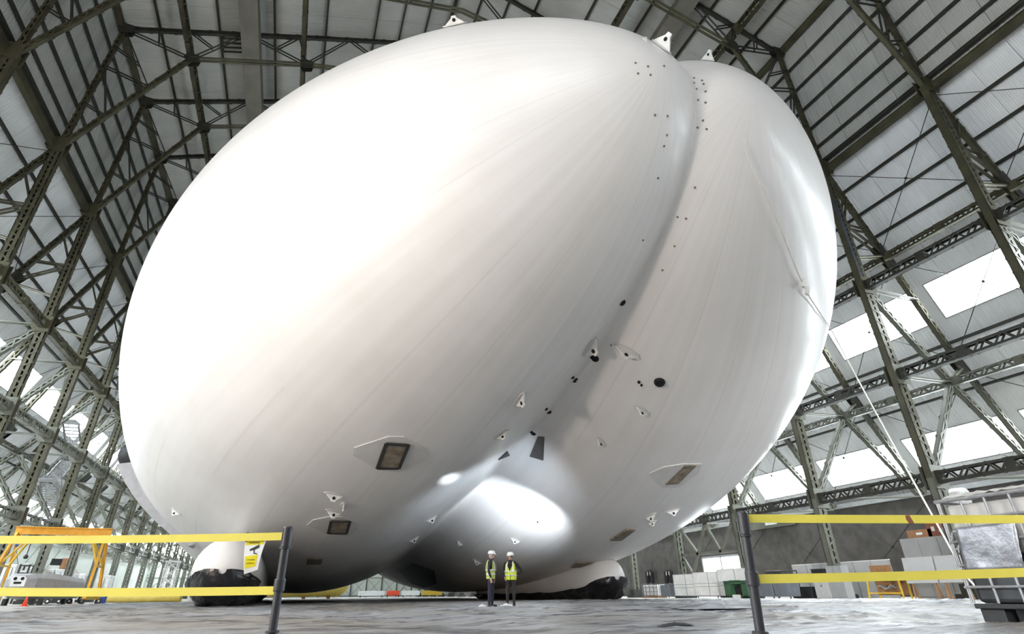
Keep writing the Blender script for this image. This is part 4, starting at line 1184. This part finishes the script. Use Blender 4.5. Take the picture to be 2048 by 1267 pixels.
X = 25.2; y0, y1 = sorted(ys(1640, 1663, X)); mb = MB(); mb.box((0, 0, .14), (.5, y1 - y0, .28)); mb.box((0, 0, .30), (.54, y1 - y0 + .05, .04))
tb = tag(obj('tool_box', mb, 'black_plastic', None, (X, (y0 + y1) / 2, 1.34)), 'dark tool box on top of the pale grey cupboard', 'box')
# long grey partition behind
X = 28.4; ya, yb = ys(1598, 1800, X); t = thing('partition', 'long low grey partition wall running behind the cupboards and bins', 'partition', (X, 0, 0))
n = 6
for i in range(n):
    y0 = ya + (yb - ya) * i / n; y1 = ya + (yb - ya) * (i + 1) / n
    mb = MB(); mb.box((0, (y0 + y1) / 2, 1.05), (.06, abs(y1 - y0) - .03, 2.06)); obj('panel', mb, 'grey_light', t)
mb = MB(); mb.box((0, (ya + yb) / 2, 2.11), (.12, abs(yb - ya), .05)); obj('top_rail', mb, 'white_paint', t)
for i in range(n + 1): y0 = ya + (yb - ya) * i / n; mb = MB(); mb.box((-.03, y0, 1.05), (.06, .04, 2.1)); obj('post', mb, 'frame_grey', t)
# bench of wood on a yellow frame
X = 25.0; ya, yb = sorted(ys(1747, 1816, X)); w_ = yb - ya; t = thing('wood_bench', 'brown wooden bench in a yellow metal frame', 'bench', (X, (ya + yb) / 2, 0))
mb = MB(); mb.box((.15, .25, 1.38), (.08, w_ * .62, .62)); obj('back_board', mb, 'wood', t, bevel=.01)
mb = MB(); mb.box((.05, 0, .95), (.7, w_ - .1, .09)); mb.box((.3, 0, .55), (.05, w_ - .2, .7)); obj('seat_board', mb, 'wood', t, bevel=.01)
for q in (-1, 1):
    mb = MB(); mb.beam((-.35, q * (w_ / 2), 0), (-.25, q * (w_ / 2 - .1), 1.05), .07, .07); obj('leg', mb, 'yellow_paint', t)
    mb = MB(); mb.beam((.4, q * (w_ / 2 - .1), 0), (.4, q * (w_ / 2 - .1), 1.05), .07, .07); obj('leg', mb, 'yellow_paint', t)
for z in (.3, 1.02): mb = MB(); mb.beam((-.33, -w_ / 2, z), (-.33, w_ / 2, z), .06, .07); obj('frame_bar', mb, 'yellow_paint', t)
mb = MB(); mb.add([(-.1 + .3 * a, -.5 + b * 1.1, 1.0 + .0 * a - .35 * abs(b - .5) * .3 - .45 * (a - .5) ** 2 * 0 - .42 + .12 * math.sin(b * 9)) for a in (0, 1) for b in (0, .2, .4, .6, .8, 1)], [(i, i + 1, i + 7, i + 6) for i in range(5)])
so = tag(obj('cloth', mb, 'grey_panel', None, (X, (ya + yb) / 2, .0)), 'grey cloth bundled inside the yellow framed bench', 'cloth')
md = so.modifiers.new('s', 'SOLIDIFY'); md.thickness = .05
# tall grey cabin and what stands on it
X = 27.3; ya, yb = sorted((onx(1797, 1077, X).y, onx(1915, 1077, X).y)); t = thing('site_cabin', 'tall grey panelled cabin behind the pale boards', 'cabin', (X + .8, (ya + yb) / 2, 0)); w_ = yb - ya
hc_ = 3.08
mb = MB(); mb.box((0, 0, hc_ / 2), (1.5, w_, hc_)); obj('body', mb, 'grey_panel', t, bevel=.02)
for q in (-.335, .0, .335):
    mb = MB(); mb.box((-.77, q * w_, hc_ / 2), (.03, w_ * .32, hc_ - .2)); obj('panel', mb, 'grey_panel', t, bevel=.01)
yb0 = onx(1832, 1062, X).y
for dy, sz, m, lab in ((yb0, (.7, 1.5, .42), 'cardboard', 'long brown cardboard box on top of the grey cabin'), (onx(1861, 1058, X).y, (.7, .75, .78), 'brown_red', 'taller reddish box on top of the grey cabin'), (onx(1816, 1064, X).y, (.5, .5, .34), 'brown_red', 'small brown box at the left end of the cabin roof')):
    t = thing('box', lab, 'box', (X + .55, dy, hc_ + .005)); mb = MB(); mb.box((0, 0, sz[2] / 2), sz); obj('carton', mb, m, t, bevel=.01)
    mb = MB(); mb.box((-sz[0] / 2 - .004, 0, sz[2] / 2), (.008, sz[1] * .25, sz[2] * .3)); obj('label', mb, 'white_paint', t)
    mb = MB(); mb.box((0, 0, sz[2] + .003), (sz[0], .08, .006)); obj('packing_tape', mb, 'tank_pale', t)
mb = MB(); yy = onx(1884, 1058, X).y
mb.sphere((0, 0, .25), (.4, .55, .28), 12, 8)
for i, v in enumerate(mb.v): p = V(v); mb.v[i] = tuple(p * (1 + .45 * mn.noise(p * 3.1)))
tag(obj('plastic_bundle', mb, 'tank_pale', None, (X + .5, yy, hc_ + .03)), 'pale crumpled plastic bundle on the cabin roof by the white tank', 'plastic')
# pale boards on wooden trestles
for i, (pa, pb, lab) in enumerate(((1806, 1866, 'large pale board on trestles, left of the two'), (1871, 1925, 'large pale board on trestles, right of the two next to the foil-wrapped tank'))):
    X = 24.6; y0, y1 = sorted((onx(pa, 1130, X).y, onx(pb, 1130, X).y)); w_ = y1 - y0
    t = thing('pale_board', lab, 'board', (X, (y0 + y1) / 2, 0), 0, 'pale boards on trestles')
    mb = MB(); mb.box((0, 0, 1.35), (.06, w_, 1.22), (0, .12, 0)); obj('board', mb, 'grey_light', t, bevel=.006)
    for q in (-.38, .38):
        for a in (-.28, .28):
            mb = MB(); mb.beam((a + .1, q * w_ + a * .3, 0), (.05, q * w_, .82), .06, .09); obj('trestle_leg', mb, 'wood', t)
    mb = MB(); mb.box((.05, 0, .78), (.12, w_ * .9, .07)); obj('trestle_bar', mb, 'wood', t)
# caged tank, mesh barriers, hanging bags far along the wall
X = 26.2; ya, yb = sorted(ys(1288, 1318, X)); w_ = yb - ya; t = thing('caged_tank', 'small white caged tank at the foot of the block wall, beyond the airship', 'tank', (X, (ya + yb) / 2, 0))
mb = MB(); mb.box((.4, 0, .62), (.9, w_ - .15, .9)); obj('tank', mb, 'white_plastic', t, bevel=.06)
mb = MB()
for q in range(5): y = -w_ / 2 + w_ * q / 4; mb.beam((-.12, y, .1), (-.12, y, 1.15), .05, .05)
for z in (.14, .5, .85, 1.15): mb.beam((-.12, -w_ / 2, z), (-.12, w_ / 2, z), .04, .04)
obj('cage', mb, 'galv', t); mb = MB(); mb.box((.35, 0, .07), (1.0, w_, .13)); obj('pallet', mb, 'wood', t)
X = 26.0
for i, (pa, pb) in enumerate(((1320, 1338), (1339, 1356))):
    ya, yb = sorted(ys(pa, pb, X)); w_ = yb - ya; t = thing('mesh_barrier', ('grey steel barrier panel next to the white caged tank', 'grey steel barrier panel next to the white screens')[i], 'barrier', (X, (ya + yb) / 2, 0), 0, 'steel barrier panels')
    mb = MB(); mb.box((.2, 0, .55), (.3, w_ - .2, .95)); obj('infill', mb, 'grey_bin', t)
    mb = MB()
    for z in (.15, 1.08): mb.tube([(0, -w_ / 2, z), (0, w_ / 2, z)], .03, 6)
    for q in (-1, 1): mb.tube([(0, q * w_ / 2, 0), (0, q * w_ / 2, 1.1)], .03, 6)
    obj('tube_frame', mb, 'galv', t)
for i, px in enumerate((1299, 1337)):
    X = 36.9; p = onx(px, 1157, X); t = thing('jacket', ('black jacket with pale stripes hanging above the white caged tank', 'black jacket with pale stripes hanging left of the white screens')[i], 'jacket', (X, p.y, p.z - .8), 0, 'jackets hung on the block wall')
    for q in (-1, 1):
        mb = MB(); mb.prism([(0, q * .1, 1.7), (0, q * .85, 1.6), (0, q * .7, .1), (0, q * .15, .5)], (.18, 0, 0)); mb.box((.05, q * .5, 0.8), (.2, .5, .8)); obj('front', mb, 'black_cloth', t)
        mb = MB(); mb.beam((-.03, q * .25, 1.6), (-.03, q * .45, .45), .16, .02, (1, 0, 0)); obj('stripe', mb, 'band', t)
    mb = MB(); mb.beam((.1, -.6, 1.75), (.1, .6, 1.75), .08, .08); obj('hanger_bar', mb, 'steel_dark', t)
# dark machine silhouetted above the screens, stand with tubes
p = onx(1462, 1142, 30); t = thing('dark_machine', 'dark low machine showing over the white screens against the bright doorway window', 'machine', (30, p.y, 0))
mb = MB(); mb.box((0, 0, .85), (1.2, 2.6, 1.7)); obj('body', mb, 'black_rubber', t, bevel=.05)
mb = MB(); mb.box((0, 0, 1.95), (1.0, 1.9, .12)); mb.box((0, 0, 2.15), (.9, 1.5, .1))
for q in (-.7, -.25, .25, .7): mb.box((0, q, 1.86), (.8, .12, .5))
obj('canopy', mb, 'black_rubber', t)
X = 27.4; ya, yb = sorted((onx(1548, 1140, X).y, onx(1592, 1140, X).y)); w_ = yb - ya; t = thing('tube_stand', 'black tubular stand with a wheel behind the blue-grey bin', 'stand', (X, (ya + yb) / 2, 0))
for q in (-1, 0, 1): mb = MB(); mb.tube([(0, q * w_ / 2, 0), (0, q * w_ / 2, 1.75)], .04, 8); obj('upright', mb, 'black_rubber', t)
for z in (1.15, 1.72): mb = MB(); mb.tube([(0, -w_ / 2, z), (0, w_ / 2, z)], .04, 8); obj('crossbar', mb, 'black_rubber', t)
mb = MB(); mb.tube([(-.4, -w_ / 2 + .1 + .33 * math.cos(a), .36 + .3 * math.sin(a)) for a in [i * PI / 10 for i in range(21)]], .05, 6, caps=False); obj('wheel', mb, 'black_rubber', t)
mb = MB(); mb.box((0, w_ * .55, 1.55), (.6, .9, .45)); obj('box', mb, 'black_plastic', t, bevel=.03)
# long green-grey board fixed on the block wall
pa, pb = onx(1496, 1052, 37.0), onx(1585, 1046, 37.0); t = thing('wall_board', 'long green-grey board with a white label high on the block wall', 'board', (37.3, (pa.y + pb.y) / 2, pa.z))
mb = MB(); mb.box((0, 0, 0), (.1, abs(pb.y - pa.y), .75)); obj('board', mb, 'steel_green', t)
mb = MB(); mb.box((-.07, -abs(pb.y - pa.y) * .0, .15), (.04, 1.5, .55)); obj('label', mb, 'white_paint', t)
mb = MB(); mb.box((-.07, -abs(pb.y - pa.y) * .35, .25), (.04, 1.9, .3)); obj('lamp_cover', mb, 'white_paint', t)
# white round drum lamp high by the wall
p = onx(1920, 992, 36.5); mb = MB(); mb.lathe([(.2, -.5), (.55, -.45), (.6, .3), (.45, .5)], (0, 0, 0), 18); tag(obj('drum', mb, 'white_plastic', None, p), 'white round drum up at the top of the block wall above the foil-wrapped tank', 'drum')

# ------------------------------------------------------------------ tank in a steel cage, right foreground
IX, IY = 2.10, -32.62
t = thing('caged_container', 'large caged liquid container on a black pallet with silver foil sheet, right foreground', 'container', (IX, IY, 0))
Wd, Hh = 1.62, 1.56
mb = MB(); mb.box((Wd / 2, -Wd / 2, .235), (Wd, Wd, .06)); 
obj('pallet_deck', mb, 'black_plastic', t, bevel=.01)
for qx in (.12, .5, .88):
    for qy in (.1, .5, .9): mb = MB(); mb.box((Wd * qx, -Wd * qy, .11), (.24, .30, .20)); obj('pallet_block', mb, 'black_plastic', t, bevel=.01)
for qx in (.12, .5, .88): mb = MB(); mb.box((Wd * qx, -Wd / 2, .012), (.22, Wd, .022)); obj('pallet_runner', mb, 'black_plastic', t)
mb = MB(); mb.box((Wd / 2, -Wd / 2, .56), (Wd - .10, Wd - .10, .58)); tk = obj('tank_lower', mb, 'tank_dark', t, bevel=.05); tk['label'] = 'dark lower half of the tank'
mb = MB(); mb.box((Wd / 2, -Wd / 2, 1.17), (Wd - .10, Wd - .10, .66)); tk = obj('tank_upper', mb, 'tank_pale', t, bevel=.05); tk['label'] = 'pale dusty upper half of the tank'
mb = MB(); mb.lathe([(.12, 0), (.13, .05), (.11, .06)], (Wd / 2, -Wd / 2, 1.5), 20); obj('filler_cap', mb, 'black_plastic', t)
for q in range(6):
    y = -.02 - (Wd - .04) * q / 5
    mb = MB(); mb.tube([(-.005, y, .27), (-.005, y, Hh - .02)], .017, 8); obj('cage_upright', mb, 'galv', t)
    mb = MB(); mb.tube([(-.005 - y * 1.0 - .02, .005, .27), (-.005 - y * 1.0 - .02, .005, Hh - .02)], .017, 8); obj('cage_upright', mb, 'galv', t)
for z in (.46, .72, 1.02, 1.30, Hh):
    r = .018 if z < Hh else .024
    mb = MB(); mb.tube([(-.012, .03, z), (-.012, -Wd, z)], r, 8); obj('cage_rail', mb, 'galv', t)
    mb = MB(); mb.tube([(-.03, .012, z), (Wd, .012, z)], r, 8); obj('cage_rail', mb, 'galv', t)
mb = MB(); n = 14; vs = []; fs = []
q4 = [onx(x, y, IX - .04) for x, y in ((1911, 1055), (2030, 1042), (2050, 1137), (1933, 1140))]
for j in range(n + 1):
    for i in range(n + 1):
        u, v = i / n, j / n; p = (q4[0] * (1 - u) + q4[1] * u) * (1 - v) + (q4[3] * (1 - u) + q4[2] * u) * v
        vs.append(p - V((IX, IY, 0)) + V((-.012 + .02 * mn.noise(p * 5) + .01 * mn.noise(p * 14), 0, 0)))
for j in range(n):
    for i in range(n): a = j * (n + 1) + i; fs.append((a, a + 1, a + n + 2, a + n + 1))
mb.add(vs, fs); fo = obj('foil_sheet', mb, 'foil', t, smooth=True); md = fo.modifiers.new('s', 'SOLIDIFY'); md.thickness = .006
for x, y in ((1905, 1072), (1913, 1062), (1918, 1097)):
    p = onx(x, y, IX - .05) - V((IX, IY, 0)); mb = MB(); mb.box(p, (.02, .02, .09), (.3, 0, 0)); mb.box(p + V((0, .02, .0)), (.03, .06, .02)); obj('clip', mb, 'galv', t)
# odds and ends lying on the container
mb = MB(); vs = []; fs = []
for j in range(5):
    for i in range(16): vs.append((.05 + j * .12 + .02 * mn.noise(V((i, j, 3))), -.05 - i * .075, .03 + .05 * abs(mn.noise(V((i * .6, j * .8, 1)))) + (.04 if j in (1, 2) else 0)))
for j in range(4):
    for i in range(15): a = j * 16 + i; fs.append((a, a + 1, a + 17, a + 16))
mb.add(vs, fs); so = tag(obj('plastic_sheet', mb, 'tank_pale', None, (IX, IY, Hh + .01)), 'pale plastic sheet lying along the top of the caged container', 'sheet'); md = so.modifiers.new('s', 'SOLIDIFY'); md.thickness = .01

# ------------------------------------------------------------------ left side: gantry, pod, cones, pipes, stairs
GY = 14.0; a_, b_ = ony(35, 1052, GY), ony(225, 1058, GY)
t = thing('gantry_crane', 'orange gantry crane with splayed legs on the left', 'crane', ((a_.x + b_.x) / 2, GY, 0)); hx = (b_.x - a_.x) / 2; gh = (a_.z + b_.z) / 2
mb = MB(); mb.box((0, 0, gh - .22), (hx * 2, .14, .46)); mb.box((0, 0, gh), (hx * 2, .42, .06)); mb.box((0, 0, gh - .45), (hx * 2, .42, .06)); obj('main_beam', mb, 'orange_paint', t)
for s in (-1, 1):
    for q in (-1, 1):
        mb = MB(); mb.beam((s * (hx - .25), q * .25, gh - .4), (s * (hx + .05) - .0, q * 1.7, .35), .16, .2); obj('leg', mb, 'orange_paint', t)
        mb = MB(); mb.lathe([(.14, -.06), (.18, -.05), (.18, .05), (.14, .06)], (s * hx, q * 1.7, .18), 16, axis='x'); obj('wheel', mb, 'black_rubber', t)
        mb = MB(); mb.beam((s * (hx - 1.2), 0, gh - .45), (s * (hx - .12), q * .8, gh - 2.4), .1, .12); obj('knee_brace', mb, 'yellow_paint', t)
    mb = MB(); mb.beam((s * hx, -1.75, .4), (s * hx, 1.75, .4), .16, .2); obj('sill_beam', mb, 'yellow_paint', t)
    mb = MB(); mb.beam((s * (hx - .12), -.85, gh - 2.5), (s * (hx - .12), .85, gh - 2.5), .12, .14); obj('cross_bar', mb, 'yellow_paint', t)
mb = MB(); mb.box((-hx * .6, 0, gh - .75), (.5, .5, .4)); mb.tube([(-hx * .6, 0, gh - .95), (-hx * .6, 0, gh - 1.8)], .03, 6); mb.lathe([(.1, 0), (.16, .12), (.08, .26)], (-hx * .6, 0, gh - 2.05), 12); obj('hoist', mb, 'black_rubber', t)
mb = MB()
for z in (1.0, 1.22): mb.box((-hx + .45, -.15, gh - z), (.16, .1, .16))
obj('control_box', mb, 'blue', t)

# grey engine pod on the floor, four round holes in its face
PY = 12.0; pw = ony(40, 1152, PY)
t = thing('engine_pod', 'grey wedge-shaped engine pod with round holes in its nose, far left on the floor', 'pod', (pw.x, PY, 0))
def ring_(y, x0, x1, z0, z1, ch): return [(x0 + ch, y, z0), (x1 - ch, y, z0), (x1, y, z0 + ch), (x1, y, z1 - ch), (x1 - ch, y, z1), (x0 + ch, y, z1), (x0, y, z1 - ch), (x0, y, z0 + ch)]
rings = [ring_(0, -.45, .45, 1.05, 1.75, .2), ring_(.5, -.9, .9, .55, 1.9, .3), ring_(3, -1.2, 1.5, .35, 1.95, .35), ring_(8, -1.2, 1.9, .4, 1.75, .3)]
mb = MB(); vs = [p for r in rings for p in r]; fs = [tuple(range(8)), tuple(24 + q for q in range(8))[::-1]]
for i in range(3):
    for j in range(8): a = i * 8 + j; b = i * 8 + (j + 1) % 8; fs.append((a, a + 8, b + 8, b))
mb.add(vs, fs); obj('body', mb, 'nacelle_grey', t, bevel=.04)
mb = MB(); mb.prism([(-.42, -.02, 1.12), (.42, -.02, 1.12), (.42, -.02, 1.60), (.28, -.02, 1.72), (-.28, -.02, 1.72), (-.42, -.02, 1.60)], (0, .04, 0)); fc = obj('nose_plate', mb, 'white_paint', t)
for x, z, r in ((-.2, 1.58, .10), (.2, 1.58, .10)): mb = MB(); mb.lathe([(r, -.05), (r, .0)], (x, 0, z), 16, axis='y'); obj('hole', mb, 'hole', fc)
for x in (-.1, .1): mb = MB(); mb.box((x, -.035, 1.33), (.22, .03, .12)); obj('hole', mb, 'hole', fc)
for x in (-.35, .35): mb = MB(); mb.lathe([(.05, -.02), (.05, .06)], (x, .18, .98), 12, axis='y'); obj('hole', mb, 'hole', fc)
mb = MB()
for y in (1.5, 6.5):
    for x in (-.8, 1.2): mb.box((x, y, .2), (.2, .5, .4))
obj('cradle_foot', mb, 'black_rubber', t)
p = ony(4, 1200, 14); t = thing('trolley', 'low grey trolley at the left edge beside the engine pod', 'trolley', (p.x - 2.2, 14, 0))
mb = MB(); mb.box((0, 0, .55), (2.8, 1.4, .5)); mb.box((0, 0, .26), (2.5, 1.2, .1)); obj('deck', mb, 'grey_light', t, bevel=.03)
for x in (-1, 1):
    for y in (-.45, .45): mb = MB(); mb.lathe([(.08, -.05), (.12, -.04), (.12, .04), (.08, .05)], (x, y, .12), 12, axis='x'); obj('wheel', mb, 'black_rubber', t)

def floor_at(px, py): d = ray(px, py); return CAM + d * (-CAM.z / d.z)
for i, (px, py, hpx, lab) in enumerate(((48, 1212, 19, 'orange traffic cone, nearer of the two at far left'), (140, 1207, 13, 'orange traffic cone, smaller and farther, beside the wheels'))):
    p = floor_at(px, py); dist = (p - CAM).dot(_f); h = hpx * dist / FPX * 1.02
    t = thing('traffic_cone', lab, 'cone', p, 0, 'traffic cones')
    mb = MB(); mb.lathe([(h * .26, h * .05), (h * .05, h * .97), (h * .03, h)], n=20); obj('cone', mb, 'cone_orange', t, smooth=True)
    mb = MB(); mb.box((0, 0, h * .03), (h * .62, h * .62, h * .06)); obj('base', mb, 'cone_orange', t, bevel=h * .01)
# wheel and small castor dollies behind the cones
for i, (px, lab, m) in enumerate(((108, 'small wooden dolly behind the near traffic cone', 'tank_pale'), (152, 'small dolly with a black tyre beside the far traffic cone', 'black_rubber'), (182, 'white dolly with two wheels left of the blue drum', 'white_paint'))):
    p = floor_at(px, 1207); sz = 1.5 if i == 2 else 1.1
    t = thing('dolly', lab, 'dolly', p)
    mb = MB(); mb.box((0, 0, .62), (sz, .8, .28)); obj('deck', mb, m, t, bevel=.03)
    for x in (-.36, .36):
        r = .30 if (i == 1 and x > 0) else .2
        mb = MB(); mb.lathe([(r * .45, -.08), (r, -.06), (r, .06), (r * .45, .08)], (x * sz, -.4, r), 18, axis='y'); wl = obj('wheel', mb, 'black_rubber', t)
        mb = MB(); mb.lathe([(r * .4, -.09), (r * .4, .09)], (x * sz, -.4, r), 12, axis='y'); obj('hub', mb, 'white_paint', wl)
        mb = MB(); mb.box((x * sz, -.4, .45), (.1, .1, .25)); obj('fork', mb, 'galv', t)
p = floor_at(200, 1206); t = thing('blue_drum', 'blue drum standing at the end of the yellow pipe', 'drum', p)
mb = MB(); mb.lathe([(.36, 0), (.38, .03), (.37, .35), (.39, .37), (.37, .40), (.37, .72), (.38, .75), (.33, .78)], n=24); obj('drum', mb, 'blue', t, smooth=False); mb = MB(); mb.lathe([(.06, .78), (.06, .82)], (.2, 0, 0), 10); obj('bung', mb, 'white_plastic', t)
pa, pb = floor_at(206, 1204.5), floor_at(300, 1204); pb = pa + V((6.6, -1.5, 0))
mb = MB(); mb.tube([pa + V((0, 0, .36)), pa.lerp(pb, .3) + V((0, 0, .34)), pb + V((0, 0, .36))], .34, 18); pp = tag(obj('yellow_pipe', mb, 'pipe_yellow', smooth=False), 'fat yellow inflation pipe on the floor at left beyond the near landing skid', 'pipe')
mb = MB(); d_ = (pb - pa).normalized(); mb.tube([pb + V((0, 0, .36)) - d_ * .15, pb + V((0, 0, .36)) + d_ * .1], .38, 18); obj('collar', mb, 'pipe_yellow', pp)
p = pb + V((1.4, -.4, 0)); t = thing('pale_bin', 'pale blue and white bin at the right end of the left yellow pipe', 'bin', p)
mb = MB(); mb.box((0, 0, .5), (1.3, .9, .86), taper=1.06); obj('body', mb, 'white_plastic', t, bevel=.04); mb = MB(); mb.box((-.2, -.47, .6), (.5, .02, .45)); obj('label', mb, 'blue', t); mb = MB(); mb.box((0, 0, .97), (1.4, 1.0, .07)); obj('lid', mb, 'white_plastic', t, bevel=.02)
p = p + V((2.2, -.2, 0)); t = thing('dark_trolley', 'dark grey wheeled trolley just left of the near landing skid', 'trolley', p)
mb = MB(); mb.box((0, 0, .62), (1.4, .9, .7)); obj('body', mb, 'grey_bin', t, bevel=.04)
for x in (-.5, .5): mb = MB(); mb.lathe([(.1, -.05), (.14, -.04), (.14, .04), (.1, .05)], (x, -.35, .14), 12, axis='y'); obj('wheel', mb, 'black_rubber', t)
# pipe under the hull with its upright elbow
Yp = 60.0; a = ony(535, 1188, Yp); b = ony(678, 1188, Yp); c = ony(697, 1160, Yp)
zc = .9
mb = MB(); P_ = [V((a.x, Yp, zc)), V((b.x - .4, Yp, zc))] + [V((b.x - .4 + 1.3 * math.sin(q), Yp, zc + 1.3 * (1 - math.cos(q)))) for q in (.3, .6, .9, 1.2)] + [V((c.x, Yp, 4.2))]
mb.tube(P_, [.62] * 2 + [.58, .55, .5, .46, .42], 16); pp = tag(obj('yellow_pipe', mb, 'pipe_yellow', smooth=False), 'yellow inflation pipe under the belly, bending up into the hull', 'pipe')
for f in (.1, .45, .8): mb = MB(); x = a.x + (b.x - a.x) * f; mb.tube([V((x, Yp, zc)), V((x + .25, Yp, zc))], .67, 16); obj('collar', mb, 'pipe_yellow', pp)
mb = MB()
for f in (.15, .5, .85): mb.box((a.x + (b.x - a.x) * f, Yp, .2), (.5, 1.0, .4))
obj('pipe_rest', mb, 'wood', pp)
# low yellow and white boards at the foot of the far doors
for i, (pa_, pb_, m) in enumerate(((715, 770, 'white_paint'), (772, 800, 'cone_orange'), (802, 840, 'white_paint'), (842, 885, 'yellow_paint'))):
    Yb = 95; x0, x1 = ony(pa_, 1190, Yb).x, ony(pb_, 1190, Yb).x
    t = thing('low_barrier', 'low %s barrier board seen under the belly, %s from the left' % (('white', 'orange', 'white', 'yellow')[i], ORD[i]), 'barrier', ((x0 + x1) / 2, Yb, 0), 0, 'low barrier boards under the belly')
    mb = MB(); mb.box((0, 0, .75), (x1 - x0 - .2, .1, .9)); obj('board', mb, m, t)
    for s in (-.4, .4): mb = MB(); mb.box((s * (x1 - x0), 0, .18), (.15, .8, .35)); obj('foot', mb, 'black_rubber', t)

# white lattice mast
Ym = 46; a = ony(329, 1190, Ym); tp = ony(336, 1122, Ym)
t = thing('lattice_mast', 'short white lattice mast standing left of the near landing skid', 'mast', (a.x, Ym, 0)); hm = tp.z; wm = .62
for sx_ in (-1, 1):
    for sy_ in (-1, 1): mb = MB(); mb.beam((sx_ * wm, sy_ * wm, 0), (sx_ * wm, sy_ * wm, hm), .1, .1); obj('corner_post', mb, 'white_paint', t)
nb = 5
for i in range(nb):
    for sy_ in (-1, 1):
        for a_ in (-1, 1): mb = MB(); mb.beam((-a_ * wm, sy_ * wm, hm * i / nb), (a_ * wm, sy_ * wm, hm * (i + 1) / nb), .06, .06); obj('lacing', mb, 'white_paint', t)
mb = MB(); mb.box((0, 0, hm), (1.5, 1.5, .12)); obj('cap_plate', mb, 'white_paint', t)
# white screens and covered goods along the left wall
for i, (px0, px1, py, Yq, m, lab) in enumerate(((8, 34, 1128, 32, 'white_paint', 'white covered crate at the far left behind the gantry leg'), (62, 82, 1133, 34, 'white_paint', 'white covered crate left of the dark rack'), (85, 109, 1138, 36, 'white_paint', 'white covered crate below the reddish box'), (112, 150, 1138, 36, 'white_paint', 'wide white covered crate in the middle of the left row'), (152, 172, 1147, 42.0, 'white_paint', 'white covered crate at the foot of the right gantry leg'), (178, 222, 1150, 44.8, 'white_paint', 'long white covered crate, rightmost of the left row'))):
    a, b = ony(px0, py, Yq), ony(px1, py, Yq); w_ = b.x - a.x; h = a.z
    t = thing('covered_crate', lab, 'crate', ((a.x + b.x) / 2, Yq + 1, 0), 0, 'white covered crates on the left')
    mb = MB(); mb.box((0, 0, h / 2), (w_, 1.8, h)); obj('crate', mb, m, t, bevel=.04)
    mb = MB(); mb.box((0, 0, h - .12), (w_ + .08, 1.88, .3)); obj('cover', mb, 'white_plastic', t, bevel=.05)
    mb = MB(); mb.beam((-w_ * .2, -.95, .05), (-w_ * .2, -.95, h - .3), .06, .04); mb.beam((w_ * .25, -.95, .05), (w_ * .25, -.95, h - .3), .06, .04); obj('strap', mb, 'frame_grey', t)
a, b = ony(114, 1140, 36), ony(146, 1119, 36); mb = MB(); mb.box((0, 0, 0), (b.x - a.x, 1.4, b.z - a.z)); 
t = thing('reddish_box', 'reddish brown box on the wide white covered crate', 'box', ((a.x + b.x) / 2, 37.0, ony(112, 1138, 36).z + .08 + (b.z - a.z) / 2)); obj('box', mb, 'cardboard', t, bevel=.03)
mb = MB(); mb.box((-.9, -.75, .12), (.9, .1, .6), (0, 0, .2)); obj('flap', mb, 'black_plastic', t)
# dark shelf rack
a, b = ony(34, 1150, 30), ony(60, 1130, 30); t = thing('dark_rack', 'dark open rack stacked with white sheets behind the engine pod', 'rack', ((a.x + b.x) / 2, 30.5, 0)); w_ = b.x - a.x; h = b.z + .1
for x in (-1, 1):
    for y in (-.5, .5): mb = MB(); mb.box((x * w_ / 2, y, h / 2), (.12, .12, h)); obj('upright', mb, 'steel_dark', t)
for i in range(5):
    z = h * (i + 1) / 5.2; mb = MB(); mb.box((0, 0, z), (w_, 1.1, .06)); obj('shelf', mb, 'steel_dark', t)
    mb = MB(); mb.box((0, 0, z + .15), (w_ * .85, .9, .16), (0, 0, .05 * i)); obj('sheet_stack', mb, 'white_paint', t)

# steel stair tower between the left trestles
def stairs(name, label, px_list, X, wid, m='galv'):
    t = thing(name, label, 'stairs', (0, 0, 0))
    for (xa, ya_, xb, yb_) in px_list:
        a, b = onx(xa, ya_, X), onx(xb, yb_, X)
        kb = math.floor((a.y + b.y) / 2 / L) * L      # keep each flight and its landing inside one bay
        sg_ = 1 if b.y > a.y else -1
        for q in (a, b): q.y = min(max(q.y, kb + .8), kb + L - .8)
        b.y = min(max(b.y, kb + 2.6), kb + L - 2.6)
        if abs(a.y - b.y) < 1.5: a.y = b.y - sg_ * 1.6
        n = 13
        mb = MB()
        for i in range(n):
            p = a.lerp(b, i / (n - 1)); mb.box(p, (wid, .32, .06))
        obj('tread', mb, m, t)
        for s in (-1, 1):
            mb = MB(); mb.beam(a + V((s * wid / 2, 0, 0)), b + V((s * wid / 2, 0, 0)), .06, .28); obj('stringer', mb, m, t)
            mb = MB(); mb.tube([a + V((s * wid / 2, 0, 1.0)), b + V((s * wid / 2, 0, 1.0))], .03, 6)
            for i in range(5): p = a.lerp(b, i / 4); mb.tube([p + V((s * wid / 2, 0, 0)), p + V((s * wid / 2, 0, 1))], .02, 5)
            obj('handrail', mb, m, t)
        mb = MB(); mb.box(b + V((0, .9 * sg_, 0)), (wid * 1.3, 1.9, .08)); pf = obj('landing', mb, 'frame_grey', t)
        mb = MB()
        for s in (-1, 1):
            c_ = b + V((s * wid * .62, .9 * sg_, 0))
            mb.tube([c_ + V((0, -.9, 1)), c_ + V((0, .9, 1))], .03, 6); mb.tube([c_ + V((0, -.9, .5)), c_ + V((0, .9, .5))], .03, 6)
            for q in (-.9, 0, .9): mb.tube([c_ + V((0, q, 0)), c_ + V((0, q, 1))], .025, 5)
        obj('guard_rail', mb, m, pf)
    return t
stairs('stair_flight', 'grey steel staircase climbing between the left trestles under the upper window strip', [(150, 925, 140, 846), (100, 1020, 92, 960), (108, 955, 150, 930)], -29.0, 1.3)
stairs('stair_flight', 'grey steel staircase near the airship flank, above the others', [(232, 838, 228, 735)], -28.2, 1.2)
